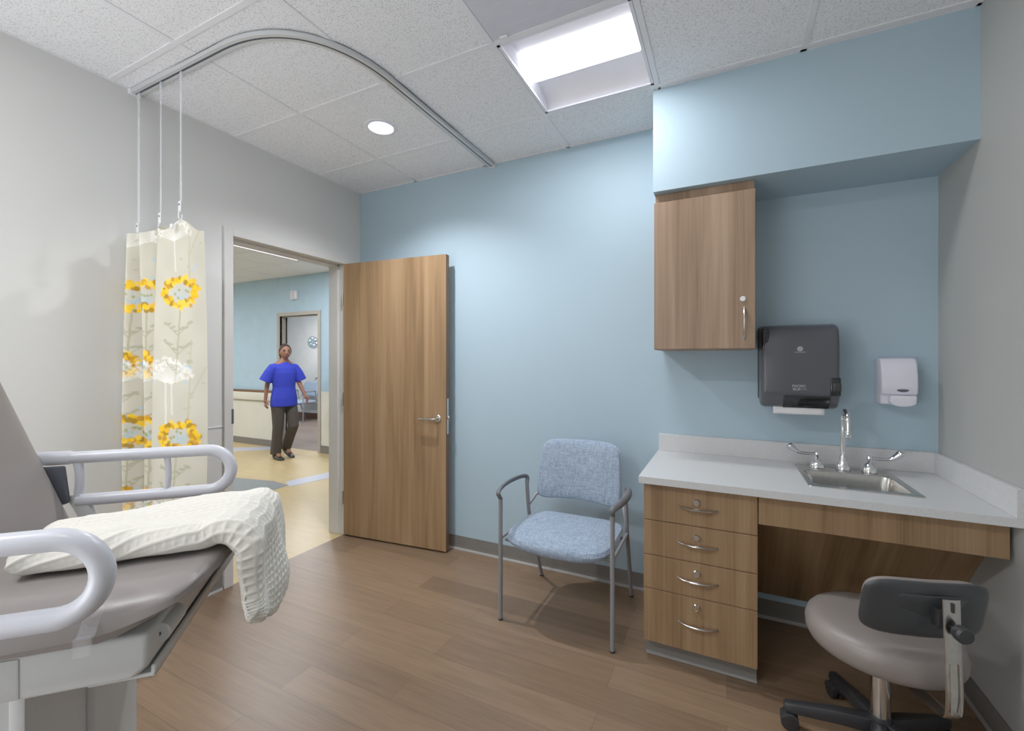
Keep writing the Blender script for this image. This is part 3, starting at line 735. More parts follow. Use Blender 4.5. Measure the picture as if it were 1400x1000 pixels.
def copy_tree(o, parent=None):
    c_ = o.copy(); COL.objects.link(c_)
    if parent: c_.parent = parent; c_.matrix_parent_inverse = o.matrix_parent_inverse.copy()
    for k in list(o.children): copy_tree(k, c_)
    return c_

# ------------------------------------------------------------------ stool
SRZ = math.radians(17.5)
st = thing('rolling_stool', 'taupe vinyl rolling stool with black five-leg base and low backrest by the counter', 'stool', (.478, 1.922, 0), rotz=SRZ, local=True)
seatp = [(0, .36), (.12, .362), (.188, .37), (.207, .381), (.216, .4), (.218, .428), (.212, .45), (.2, .464), (.172, .472), (.1, .475), (0, .476)]
B().lathe(seatp, n=64).obj('seat', 'vinyl', st)
B().lathe([(0, .345), (.1, .345), (.1, .3605), (0, .3605)], n=32).obj('seat_plate', 'black', st)
B().lathe([(.0, .08), (.034, .08), (.034, .13), (.03, .145), (0, .146)], n=28).obj('hub', 'black', st)
B().lathe([(0, .12), (.0285, .12), (.0285, .325), (.031, .327), (.031, .346), (0, .3465)], n=28).obj('column', 'chrome', st)
for k in range(5):
    a = math.radians(180 + 72 * k) - SRZ; c_, s_ = math.cos(a), math.sin(a)
    tf = Matrix.Rotation(a, 4, 'Z')
    lg = B(tf); v_ = []
    for (x_, hw, z0, z1) in ((.01, .028, .085, .135), (.12, .025, .08, .122), (.25, .021, .066, .1), (.286, .018, .066, .094)):
        v_ += [(x_, -hw, z0), (x_, hw, z0), (x_, hw * .75, z1), (x_, -hw * .75, z1)]
    f_ = [(0, 1, 2, 3), (15, 14, 13, 12)] + [(4 * i + q, 4 * i + (q + 1) % 4, 4 * i + 4 + (q + 1) % 4, 4 * i + 4 + q) for i in range(3) for q in range(4)]
    lg.hull(v_, f_, .005, 2)
    lo = lg.obj('leg', 'black', st)
    cs = B(tf)
    for q in (-1, 1): cs.lathe([(0, -.01), (.022, -.01), (.0295, -.006), (.0295, .006), (.022, .01), (0, .01)], (.268, q * .0145, .0295), (0, 1, 0), 24)
    cs.box(.252, .28, -.0045, .0045, .012, .066, .003, 1)
    cs.prism([(.238, .034), (.242, .055), (.258, .064), (.278, .062), (.296, .046), (.298, .03), (.268, .04)], 'Y', -.025, .025, .003, 2)
    cs.obj('caster', 'black', st)
# backrest (curved, shell outside)
def back_slab(y0, th, hw, hh, zc, curve, e):
    n = 56; rings = []
    for (sc_, off) in ((0, -th), (.6, -th), (.9, -th * .8), (.97, -th * .45), (1., 0), (.97, th * .45), (.9, th * .8), (.6, th), (0, th)):
        rg = []
        for k in range(n):
            a = 2 * PI * k / n; c_, s_ = math.cos(a), math.sin(a)
            x_ = math.copysign(abs(c_) ** e, c_) * sc_; z_ = math.copysign(abs(s_) ** e, s_) * sc_
            rg.append((hw * x_, y0 + off + curve * x_ * x_ - .02 * z_, zc + hh * z_))
        rings.append(rg)
    return loft(rings)
back_slab(-.184, .018, .157, .089, .621, .022, .42).obj('backrest_pad', 'vinyl', st)
bsh = back_slab(-.207, .0115, .171, .093, .62, .022, .42).obj('backrest_shell', 'shell', st)
back_slab(-.2145, .006, .12, .056, .62, .022, .5).obj('shell_recess', 'shell', bsh)
AX = .026
arm = [(.0, -.05, .342), (AX * .8, -.19, .335), (AX, -.262, .335), (AX, -.268, .40), (AX, -.262, .52), (AX, -.256, .68)]
ab = B().tube(fillet(arm, [0, .01, .028, .05, .05, 0], 7), 1., 12, flat=(.004, .024))
armo = ab.obj('back_arm', 'steel', st)
rb = B()
for q in (-1, 1): rb.tube([(AX + q * .012, -.2735, .36), (AX + q * .012, -.272, .42), (AX + q * .012, -.268, .5)], .0022, 6)
rb.obj('rib', 'steel', armo)
B().box(AX - .004, AX + .004, -.2645, -.256, .645, .672, .001, 1).obj('slot', 'black', armo)
B().box(AX - .03, AX + .012, -.252, -.222, .59, .645, .004, 2).obj('bracket_block', 'black', st)
kb = B().lathe([(0, .0), (.009, .0), (.009, .012), (.021, .014), (.0235, .02), (.0235, .034), (.019, .04), (0, .041)], (AX + .004, -.262, .6), (0, -1, 0), 14)
kb.obj('knob', 'black', st)

# ------------------------------------------------------------------ exam table (local frame: x = towards the foot end, y = far side)
BL = (-1.198, .610, 0); BR = PI / 4
bed = thing('exam_table', 'grey vinyl exam table on a white powered base with white side rails', 'exam table', BL, rotz=BR, local=True)
def ptop(s_): return .948 + .085 * (s_ + .2)
S0, S1 = -.36, .155
def pw(s_):
    q = max(0., (s_ + .05) / (S1 + .05)); return .352 * math.sqrt(max(0., 1 - q ** 9))
def pbot(s_):
    q = max(0., (s_ + .02) / (S1 + .02)); return .858 + .098 * q ** 1.35
n = 44; rings = []
for s_ in list(np.linspace(S0 + .002, -.05, 14)) + [S1 - (S1 + .05) * (1 - math.sin(a)) for a in np.linspace(.1, PI / 2 - .03, 40)]:
    w_ = max(pw(s_), .004); zt, zb = ptop(s_), pbot(s_); rg = []
    edge = max(0, (s_ - .11) / (S1 - .11)); zm = (zt + zb) / 2 - .004; ef = 1 - math.sqrt(max(0, 1 - min(1, edge) ** 2)); zt = zt - (zt - zm) * ef; zb = zb + (zm - zb) * ef
    for k in range(n):
        a = 2 * PI * k / n; c_, s2 = math.cos(a), math.sin(a)
        y_ = math.copysign(abs(c_) ** .28, c_); z_ = math.copysign(abs(s2) ** .5, s2)
        zz_ = (zt + zb) / 2 + (zt - zb) / 2 * z_ - .036 * max(0, y_) - (.012 * abs(y_) ** 6 if z_ > 0 else -.01 * abs(y_) ** 6)
        rg.append((s_, w_ * y_, zz_))
    rings.append(rg)
loft(rings, True, True).obj('seat_pad', 'bedvinyl', bed, angle=60)
# backrest
dirb = Vector((-.355, 0, .935)); nb = Vector((.935, 0, .355)); o0 = Vector((-.372, 0, .93))
rings = []
for t_ in np.linspace(0, 1, 24):
    tt = t_ * .78; w_ = .34 * (1 - .16 * max(0, (t_ - .6) / .4) ** 2); rg = []
    if t_ > .93: w_ *= .96
    for k in range(n):
        a = 2 * PI * k / n; c_, s2 = math.cos(a), math.sin(a)
        y_ = math.copysign(abs(c_) ** .25, c_); d_ = math.copysign(abs(s2) ** .5, s2)
        th_ = .045 * (1 if t_ < .95 else .75)
        rg.append(tuple(o0 + dirb * (tt - .02) + nb * (-.047 + th_ * d_) + Vector((0, w_ * y_, 0))))
    rings.append(rg)
loft(rings, True, True).obj('backrest_pad', 'bedvinyl', bed, angle=60)
# side rails
RZ0, RZ1, RE = .951, 1.079, .011
for sg in (-1, 1):
    y_ = sg * .375; rc = (RZ1 - RZ0) / 2; p = []
    p.append((-.46, y_, RZ1)); p.append((RE - rc, y_, RZ1))
    p += [(RE - rc + rc * math.sin(a), y_, (RZ0 + RZ1) / 2 + rc * math.cos(a)) for a in np.linspace(.12, PI - .12, 16)]
    p += [(RE - rc, y_, RZ0), (-.386, y_, RZ0)]
    ro = B().tube(p, .0178, 18).obj('side_rail', 'railwhite', bed)
    B().tube(fillet([(-.386, y_, RZ1), (-.38, y_, 1.03), (-.38, y_, 1.0), (-.386, y_, RZ0)], .03, 5), .0115, 12).obj('post', 'railwhite', ro)
    B().tube(fillet([(-.165, y_, RZ1), (-.158, y_, 1.015), (-.165, y_, RZ0)], .05, 6), .0085, 12).obj('spindle', 'railwhite', ro)
    B().tube([(-.52, y_, RZ1 + .001), (-.405, y_, RZ1 + .001), (-.4, y_, RZ1)], [.0205, .0205, .0185], 16).obj('sleeve', 'railwhite', ro)
    B().hull([(-.41, y_ - .011, .968), (-.41, y_ + .011, .968), (-.36, y_ + .011, .86), (-.36, y_ - .011, .86), (-.375, y_ - .011, .972), (-.375, y_ + .011, .972), (-.315, y_ + .011, .86), (-.315, y_ - .011, .86)],
             [(0, 1, 2, 3), (4, 7, 6, 5), (0, 4, 5, 1), (3, 2, 6, 7), (0, 3, 7, 4), (1, 5, 6, 2)], .003, 2).obj('rail_bracket', 'bedwhite', ro)
    B().hull([(-.46, y_ - .03 * sg, .93), (-.455, y_ - sg * .012, .93), (-.393, y_ - .012 * sg, .952), (-.393, y_ - sg * .03, .952), (-.47, y_ - .03 * sg, 1.06), (-.47, y_ - sg * .012, 1.06), (-.405, y_ - sg * .012, 1.06), (-.405, y_ - sg * .03, 1.06)],
             [(0, 1, 2, 3), (4, 7, 6, 5), (0, 4, 5, 1), (3, 2, 6, 7), (0, 3, 7, 4), (1, 5, 6, 2)], .006, 2).obj('side_bolster', 'bolster', bed)
# clear strap over the near pad edge, white chassis, tray, roller, pedestal
cs_ = B()
for sx in (-.012,):
    cs_.hull([(sx - .012, -.338, .952), (sx + .012, -.334, .953), (sx + .004, -.356, .905), (sx - .02, -.357, .905), (sx - .012, -.34, .954), (sx + .012, -.336, .955), (sx + .004, -.36, .905), (sx - .02, -.361, .905)],
             [(0, 1, 2, 3), (4, 7, 6, 5), (0, 4, 5, 1), (3, 2, 6, 7), (0, 3, 7, 4), (1, 5, 6, 2)], 0)
    cs_.box(sx - .024, sx - .001, -.362, -.354, .874, .906, .001, 1)
cs_.obj('clear_strap', 'clear', bed, smooth=False)
chs = B().prism([(-.95, .785), (.02, .785), (.044, .803), (.046, .866), (-.95, .866)], 'Y', -.302, .302, .01, 3).obj('chassis', 'bedwhite', bed)
B().box(-.42, -.135, -.3045, -.296, .79, .86, .006, 2).obj('side_cover', 'bedwhite', chs)
ftp = B().box(-.05, .052, -.29, .296, .779, .786, .002, 1)
ftp.box(.044, .052, -.29, .296, .78, .80, .002, 1)
ftp.obj('foot_tray', 'bedwhite', bed)
B().box(.02, .04, -.2, .29, .80, .865, .004, 2).obj('tray_front', 'vent', bed)
rl = B().lathe([(0, 0), (.016, 0), (.019, .003), (.019, .08), (0, .082)], (.044, -.255, .838), (0, 1, 0), 24).obj('roller', 'bedwhite', bed)
B().lathe([(0, -.001), (.004, -.001), (.004, .001), (0, .001)], (.044, -.256, .838), (0, 1, 0), 12).obj('roller_pin', 'dkgrey', rl)
B().box(-.85, -.2, -.19, .19, .07, .785, .004, 2).obj('pedestal', 'bedwhite', bed)
B().prism([(-.21, .07), (-.172, .07), (-.172, .74), (-.18, .785), (-.21, .785)], 'Y', .0, .203, .004, 2).obj('column_cover', 'bedwhite', bed)
B().prism([(-.21, .07), (-.185, .07), (-.185, .785), (-.21, .785)], 'Y', -.2, -.004, .004, 2).obj('column_cover', 'bedwhite', bed)
B().lathe([(0, -.001), (.004, -.001), (.004, .001), (0, .001)], (-.172, .03, .735), (1, 0, 0), 12).obj('screw', 'dkgrey', bed)
B().box(-.95, -.1, -.27, .27, 0, .07, .015, 3).obj('base_plate', 'bedwhite', bed)

# ------------------------------------------------------------------ blanket over the foot end
prof = [(-.215, ptop(-.21) + .031)]
for s_ in np.linspace(-.185, .105, 10): prof.append((s_, ptop(s_) + .0315 - (.003 if s_ > .085 else 0)))
prof += [(.135, ptop(.135) + .033), (.165, ptop(.145) + .025), (.189, .979), (.194, .955), (.193, .935), (.192, .89), (.19, .82), (.188, .742)]
pc = spline([(a, 0, b_) for a, b_ in prof], 12)
parc = [0.]
for i in range(1, len(pc)): parc.append(parc[-1] + (pc[i] - pc[i - 1]).length)
LT = parc[-1]; NU = 270; NV = 400
us = np.linspace(0, LT, NU); ps_ = np.interp(us, parc, [p.x for p in pc]); pz_ = np.interp(us, parc, [p.z for p in pc])
ts = np.gradient(ps_); tz = np.gradient(pz_); ln_ = np.hypot(ts, tz); ts /= ln_; tz /= ln_
nx_, nz_ = -tz, ts                                   # outward (up / away from the foot end)
kk = us / LT
near = np.interp(kk, [0, .12, .5, .66, .8, 1], [-.20, -.212, -.238, -.25, -.262, -.262])
far = np.interp(kk, [0, .12, .45, .66, .8, 1], [.18, .19, .225, .225, .215, .195])
thk = np.interp(kk, [0, .03, .6, .75, 1], [.024, .026, .024, .016, .013])
e_ = np.clip(np.minimum(us, LT - us) / .02, 0, 1); endf = np.sqrt(np.clip(1 - (1 - e_) ** 2, .002, 1))
# perimeter of a flat rounded section
cc = np.linspace(0, 1, NV, endpoint=False)
def section(i):
    hw = (far[i] - near[i]) / 2; mid = (far[i] + near[i]) / 2; t_ = thk[i] * endf[i]; t0 = thk[i]; fl = hw - t0
    per = 4 * fl + 2 * PI * t0; q = cc * per; x_ = np.zeros(NV); h_ = np.zeros(NV)
    a1, a2, a3 = 2 * fl, 2 * fl + PI * t0, 4 * fl + PI * t0
    m0 = q < a1; x_[m0] = fl - q[m0]; h_[m0] = 1
    m1 = (q >= a1) & (q < a2); th = (q[m1] - a1) / t0; x_[m1] = -fl - t0 * np.sin(th); h_[m1] = np.cos(th)
    m2 = (q >= a2) & (q < a3); x_[m2] = -fl + (q[m2] - a2); h_[m2] = -1
    m3 = q >= a3; th = (q[m3] - a3) / t0; x_[m3] = fl + t0 * np.sin(th); h_[m3] = -np.cos(th)
    return mid + x_, h_ * t_, q
V_ = np.zeros((NU, NV, 3)); WA = np.zeros((NU, NV)); WB = np.zeros((NU, NV)); UP = np.zeros((NU, NV))
for i in range(NU):
    l_, h_, b_ = section(i)
    wav = .004 * np.sin(l_ * 31 + us[i] * 7) + .003 * np.sin(us[i] * 24 + l_ * 11) * (kk[i] > .1)
    hang = np.clip((kk[i] - .62) / .3, 0, 1)
    wav = wav + hang * .012 * np.sin(l_ * 26 + 1.)
    wav = np.where(h_ > 0, wav * np.clip(h_ / thk[i], 0, 1), np.abs(wav) * hang)
    fl_ = np.interp(l_, [near[i] + .05, far[i]], [1., .36]) * (1 - hang) + hang        # thinner towards the far edge
    off_ = -thk[i] + (h_ + thk[i]) * fl_ + wav - .036 * np.clip(l_, 0, 1) / .352 * (1 - hang)
    V_[i, :, 0] = ps_[i] + nx_[i] * off_; V_[i, :, 1] = l_; V_[i, :, 2] = pz_[i] + nz_[i] * off_
    WA[i] = us[i]; WB[i] = b_; UP[i] = np.clip(h_ / thk[i] + 1, 0, 1)
V_[:, :, 1] += .004 * np.sin(us * 40)[:, None]
V_[:, :, 0] -= (.28 * (V_[:, :, 1] + .2)) * np.clip(1 - kk / .55, 0, 1)[:, None]           # head end lies at a slant
V_[:, :, 0] -= np.clip((kk - .5) / .25, 0, 1)[:, None] * .05 * np.clip(-.06 - V_[:, :, 1], 0, 1)   # follows the rounded pad corner
low = np.clip((kk - .8) / .2, 0, 1)[:, None]; V_[:, :, 2] += low * (.012 * np.sin(V_[:, :, 1] * 21 + .5) + .06 * np.clip((-.05 - V_[:, :, 1]) / .12, 0, 1) + .02 * np.clip((-.23 - V_[:, :, 1]) / .03, 0, 1) + .012 * np.clip((V_[:, :, 1] - .05) / .02, 0, 1))
V_[:, :, 0] -= np.clip((kk - .68) / .2, 0, 1)[:, None] * (.016 / (1 + np.exp(-np.clip((V_[:, :, 1] - .05) / .006, -40, 40))) - .016)
# waffle relief along the local normal
du = np.gradient(V_, axis=0); dv = np.roll(V_, -1, 1) - np.roll(V_, 1, 1)
nn = np.cross(dv, du); nn /= np.linalg.norm(nn, axis=2, keepdims=True) + 1e-9
cen = np.stack([ps_[:, None] + 0 * WB, (near + far)[:, None] / 2 + 0 * WB, pz_[:, None] + 0 * WB], -1)
flip = np.sign((nn * (V_ - cen)).sum(2).mean()); nn *= flip
pa, pb = .0175, .0215
ja = .0025 * np.sin(WB * 60); jb = .003 * np.sin(WA * 35)
hgt = np.maximum(np.abs(np.cos(PI * (WA + ja) / pa)) ** 7 * np.interp(kk, [0, .45, .6, 1], [.3, .4, .85, .85])[:, None], np.abs(np.cos(PI * (WB + jb) / pb)) ** 7)
hgt += .35 * np.abs(np.sin(PI * (WB + jb) / .005)) * np.abs(np.sin(PI * WA / .005))
up_ = UP
V_ += nn * (hgt * .0036 * up_)[..., None] * np.minimum(1, endf)[:, None, None]
idx = np.arange(NU * NV).reshape(NU, NV); nxt = np.roll(idx, -1, 1)
kb_ = B(Matrix.Translation(BL) @ Matrix.Rotation(BR, 4, 'Z'))
kb_.v = [tuple(p) for p in V_.reshape(-1, 3)]
kb_.f = [tuple(q) for q in np.stack([idx[:-1], nxt[:-1], nxt[1:], idx[1:]], -1).reshape(-1, 4).tolist()] + [tuple(idx[0].tolist()), tuple(idx[-1][::-1].tolist())]
blk = kb_.obj('blanket', 'knit', angle=180)
tag(blk, 'folded cream waffle-knit blanket draped over the foot of the exam table', 'blanket')

# ------------------------------------------------------------------ corridor and room across it
hf = B()
hf.box(HX0, XL, HY0, HY1 + .06, -.06, -.001)
hall_floor = struct(hf.obj('floor', 'hall_floor', smooth=False), 'maple-yellow vinyl floor of the corridor', 'floor')
def inlay(poly, m_, label):
    o = B().prism(poly, 'Z', -.001, .0008).obj('floor_inlay', m_, smooth=False); struct(o, label, 'floor inlay')
inlay([(-4.486, 3.324), (-4.371, 3.95), (-4.149, 3.74), (-4.27, 3.22)], 'lavender', 'lavender vinyl stripe across the corridor floor, nearer the doorway')
inlay([(-5.9, 3.06), (-5.2, 3.18), (-4.62, 3.285), (-4.33, 3.245), (-4.28, 2.76), (-4.36, 2.62), (-5.4, 1.9)], 'slate', 'slate grey vinyl field in the corridor floor')
inlay([(-7.6, 3.78), (-6.55, 4.58), (-6.25, 4.585), (-6.4, 4.35), (-7.5, 3.5)], 'lavender', 'lavender vinyl stripe across the corridor floor by the far wall')
hw_ = B(); HDX0, HDX1, HDZ = -6.33, -5.47, 2.07
hw_.box(HX0, HDX0, HY1, HY1 + .12, -.05, HZ).box(HDX1, XW, HY1, HY1 + .12, -.05, HZ).box(HDX0, HDX1, HY1, HY1 + .12, HDZ, HZ)
struct(hw_.obj('wall_corridor', 'hall_blue', smooth=False), 'blue corridor wall with a second doorway', 'wall')
wn = B(); wn.box(HX0, HDX0 - .06, HY1 - .004, HY1, .1, .80).box(HDX1 + .06, -5.13, HY1 - .004, HY1, .1, .915).box(-5.13, -5.07, HY1 - .012, HY1, 0, 2.4)
struct(wn.obj('trim_4', 'hall_cream', smooth=False), 'cream wainscot along the corridor wall', 'wainscot')
struct(B().box(HX0, HDX0 - .055, HY1 - .014, HY1, 0, .102).box(HDX1 + .055, -5.07, HY1 - .014, HY1, 0, .115).obj('baseboard_corridor', 'base', smooth=False), 'grey base along the corridor wall', 'baseboard')
struct(B().box(HX0, XW, HY0 - .1, HY0, -.05, HZ).obj('wall_corridor', 'hall_blue', smooth=False), 'blue end wall of the corridor', 'wall')
struct(B().box(HX0 - .1, HX0, HY0 - .1, HY1 + .1, -.05, HZ).obj('wall_corridor', 'hall_cream', smooth=False), 'cream end wall of the corridor', 'wall')
struct(B().box(HX0, XW, HY0, HY1, HZ, HZ + .05).obj('ceiling', 'tile', smooth=False), 'white tile ceiling of the corridor', 'ceiling')
gg = B()
for k in range(12):
    gg.box(HX0, XW, HY0 + .3 + k * .61 - .01, HY0 + .3 + k * .61 + .01, HZ - .003, HZ + .002) if HY0 + .3 + k * .61 < HY1 else None
    gg.box(HX0 + .3 + k * .61 - .01, HX0 + .3 + k * .61 + .01, HY0, HY1, HZ - .0032, HZ + .002) if HX0 + .3 + k * .61 < XW else None
struct(gg.obj('trim_5', 'tgrid', smooth=False), 'grid between the corridor ceiling tiles', 'ceiling grid')
hr_ = thing('handrail', 'wood-capped cream handrail along the blue corridor wall', 'handrail', (-8, HY1, .73))
B().box(HX0 + .02, HDX0 - .07, HY1 - .05, HY1 - .02, .735, .862, .006, 2).obj('bumper', 'hall_cream', hr_)
B().box(HX0 + .02, HDX0 - .07, HY1 - .055, HY1 - .012, .864, .9, .008, 2).obj('wood_cap', 'wood_edge', hr_)
for x_ in (-9, -8, -7): B().box(x_ - .02, x_ + .02, HY1 - .022, HY1 - .0045, .76, .84).obj('bracket', 'base', hr_, smooth=False)
ff = B()
for ys_, ye_ in ((HY1 - .016, HY1 + .03), (HY1 + .09, HY1 + .136)):
    ff.box(HDX0 - .055, HDX0, ys_, ye_, 0, HDZ + .055).box(HDX1, HDX1 + .055, ys_, ye_, 0, HDZ + .055).box(HDX0, HDX1, ys_, ye_, HDZ, HDZ + .055)
ff.box(HDX0 - .01, HDX0 + .012, HY1 + .03, HY1 + .09, 0, HDZ).box(HDX1 - .012, HDX1 + .01, HY1 + .03, HY1 + .09, 0, HDZ).box(HDX0, HDX1, HY1 + .03, HY1 + .09, HDZ - .012, HDZ + .01)
struct(ff.obj('trim_6', pmat('taupe door frame enamel', (168, 163, 155), .45), smooth=False), 'taupe metal frame of the doorway across the corridor', 'door frame')
dm = thing('call_light', 'small white signal light above the doorway across the corridor', 'signal light', (-5.98, HY1, 2.38))
B().box(-6.05, -5.91, HY1 - .035, HY1 - .0005, 2.315, 2.45, .008, 2).obj('housing', 'soap', dm)
B().box(-6.01, -5.95, HY1 - .04, HY1 - .033, 2.325, 2.44, .004, 2).obj('lens', 'vent', dm)
# far room
struct(B().box(FX0, FX1, HY1 + .06, FY1, -.06, 0).obj('floor', 'far_floor', smooth=False), 'grey-brown plank floor of the room across the corridor', 'floor')
struct(B().box(FX0, FX1, FY1, FY1 + .1, -.05, HZ).obj('wall_far', 'white_wall', smooth=False), 'white wall of the room across the corridor', 'wall')
struct(B().box(FX0 - .1, FX0, HY1 + .12, FY1, -.05, HZ).box(FX1, FX1 + .1, HY1 + .12, FY1, -.05, HZ).obj('wall_far', 'white_wall', smooth=False), 'white side walls of the room across the corridor', 'wall')
struct(B().box(FX0, FX1, HY1 + .12, FY1, HZ, HZ + .05).obj('ceiling', 'tile', smooth=False), 'white ceiling of the room across the corridor', 'ceiling')
struct(B().box(FX0, FX1, FY1 - .014, FY1, 0, .13).obj('baseboard_far', 'redbase', smooth=False), 'brown base in the room across the corridor', 'baseboard')
c2 = copy_tree(ch); c2.location = (-8.72, 6.93, 0); c2['label'] = 'small blue armchair seen through the doorway across the corridor'
for o_ in (ch, c2): o_['group'] = 'blue woven armchairs'
def depthpt(x_, y_, z_): return (x_, y_, z_)
el = thing('exam_lamp', 'chrome multi-lens exam lamp seen through the doorway across the corridor', 'lamp', (-8.2, 6.75, 1.72))
LC = Vector((-8.13, 6.7, 1.772)); LN = Vector((.35, -.9, -.12)).normalized()
B().lathe([(0, .05), (.06, .045), (.12, .02), (.135, 0), (.128, -.012), (0, -.014)], LC, -LN, 28).obj('lamp_head', 'steel', el)
qm = Vector((0, 0, 1)).rotation_difference(LN).to_matrix()
for k in range(6):
    a = PI * k / 3; p_ = LC + LN * .012 + qm @ Vector((.075 * math.cos(a), .075 * math.sin(a), 0))
    B().lathe([(0, 0), (.035, 0), (.03, .012), (0, .013)], p_, LN, 6).obj('reflector_lens', 'steel', el)
B().tube(fillet([LC - LN * .05, LC - LN * .16, (-7.9, 6.95, 2.0), (-7.8, 7.0, HZ)], .08, 5), .016, 10).obj('lamp_arm', 'cord_white', el)
rg_ = B().tube([(-8.36 + .11 * math.cos(a), FY1 - .02, .885 + .11 * math.sin(a)) for a in np.linspace(0, 2 * PI, 32, endpoint=False)], .017, 10, closed=True)
rg_.v = [(p[0] - .33, p[1], p[2]) for p in rg_.v]
tag(rg_.obj('wall_ring', 'cord_white'), 'white ring on the far wall just above the distant armchair', 'ring')

# corridor ceiling lamps
def flat_lamp(x0, x1, y0, y1, label):
    t = thing('panel_light', label, 'ceiling light', ((x0 + x1) / 2, (y0 + y1) / 2, HZ))
    f_ = B()
    for a in ((x0, x1, y0, y0 + .02), (x0, x1, y1 - .02, y1), (x0, x0 + .02, y0 + .02, y1 - .02), (x1 - .02, x1, y0 + .02, y1 - .02)): f_.box(a[0], a[1], a[2], a[3], HZ - .012, HZ - .0005)
    f_.obj('frame', 'reflector', t, smooth=False)
    B().box(x0 + .02, x1 - .02, y0 + .02, y1 - .02, HZ - .009, HZ - .001).obj('diffuser', 'lens', t, smooth=False)
flat_lamp(-5.03, -4.42, 2.6, 3.9, 'long lit ceiling panel just inside the corridor')
flat_lamp(-8.4, -7.2, 2.0, 2.6, 'lit ceiling panel further along the corridor')
flat_lamp(-8.2, -7.0, 5.7, 6.3, 'lit ceiling panel in the room across the corridor')

# ------------------------------------------------------------------ person walking in the corridor (x = forward)
PL = (-5.585, 4.12, 0)
per = thing('person', 'person in a royal blue scrub top and dark trousers walking in the corridor', 'person', PL, local=True, rotz=math.radians(-8))
def skinned(name, nodes, edges, root, mat, parent, sub=2, remesh=None, extra=None):
    me = bpy.data.meshes.new(name); keys = list(nodes)
    me.from_pydata([nodes[k][0] for k in keys], [(keys.index(a), keys.index(b_)) for a, b_ in edges], [])
    o = bpy.data.objects.new(name, me); COL.objects.link(o)
    sm = o.modifiers.new('Skin', 'SKIN'); sm.use_smooth_shade = True
    lay = me.skin_vertices[0] if me.skin_vertices else None
    for i, k in enumerate(keys):
        r = nodes[k][1]; lay.data[i].radius = r if isinstance(r, tuple) else (r, r); lay.data[i].use_root = (k == root)
    if sub: sb = o.modifiers.new('Sub', 'SUBSURF'); sb.levels = sub; sb.render_levels = sub
    dg = bpy.context.evaluated_depsgraph_get(); dg.update()
    m2 = bpy.data.meshes.new_from_object(o.evaluated_get(dg)); bpy.data.objects.remove(o)
    if extra or remesh:
        bm = bmesh.new(); bm.from_mesh(m2)
        for (vv, fv) in (extra or []):
            vs = [bm.verts.new(p) for p in vv]
            for q in fv: bm.faces.new([vs[i] for i in q])
        bmesh.ops.recalc_face_normals(bm, faces=bm.faces); bm.to_mesh(m2); bm.free()
    if remesh:
        o = bpy.data.objects.new('t', m2); COL.objects.link(o)
        rm = o.modifiers.new('R', 'REMESH'); rm.mode = 'VOXEL'; rm.voxel_size = remesh; rm.use_smooth_shade = True
        so_ = o.modifiers.new('S', 'SMOOTH'); so_.iterations = 3; so_.factor = .5
        dg = bpy.context.evaluated_depsgraph_get(); dg.update()
        m3 = bpy.data.meshes.new_from_object(o.evaluated_get(dg)); bpy.data.objects.remove(o); m2 = m3
    for p in m2.polygons: p.use_smooth = True
    o = bpy.data.objects.new(name, m2); COL.objects.link(o); m2.materials.clear(); m2.materials.append(M[mat]); attach(o, parent); return o
J = {'pel': ((0, 0, .86), .09), 'sp': ((0, 0, 1.0), .085), 'ch': ((.005, 0, 1.17), .09), 'nb': ((-.005, 0, 1.335), .05), 'nk': ((.01, 0, 1.4), (.04, .04)), 'hd': ((.025, 0, 1.47), (.05, .05)),
     'sr': ((-.005, -.14, 1.3), .045), 'er': ((-.06, -.2, 1.06), .034), 'wr': ((-.06, -.225, .85), .023), 'pr': ((-.05, -.23, .785), (.018, .032)),
     'sl': ((-.005, .14, 1.3), .045), 'el': ((.03, .2, 1.06), .034), 'wl': ((.14, .225, .885), .023), 'pl': ((.175, .23, .83), (.018, .032)),
     'hr': ((0, -.085, .83), .07), 'kr': ((.0, -.085, .45), .052), 'ar': ((-.06, -.085, .09), .034), 'tr': ((.06, -.085, .035), .03),
     'hl': ((0, .085, .83), .07), 'kl': ((.09, .085, .455), .052), 'al': ((-.1, .085, .14), .034), 'tl': ((.0, .085, .05), .03)}
E_ = [('pel', 'sp'), ('sp', 'ch'), ('ch', 'nb'), ('nb', 'nk'), ('nk', 'hd'), ('nb', 'sr'), ('sr', 'er'), ('er', 'wr'), ('wr', 'pr'), ('nb', 'sl'), ('sl', 'el'), ('el', 'wl'), ('wl', 'pl'),
      ('pel', 'hr'), ('hr', 'kr'), ('kr', 'ar'), ('ar', 'tr'), ('pel', 'hl'), ('hl', 'kl'), ('kl', 'al'), ('al', 'tl')]
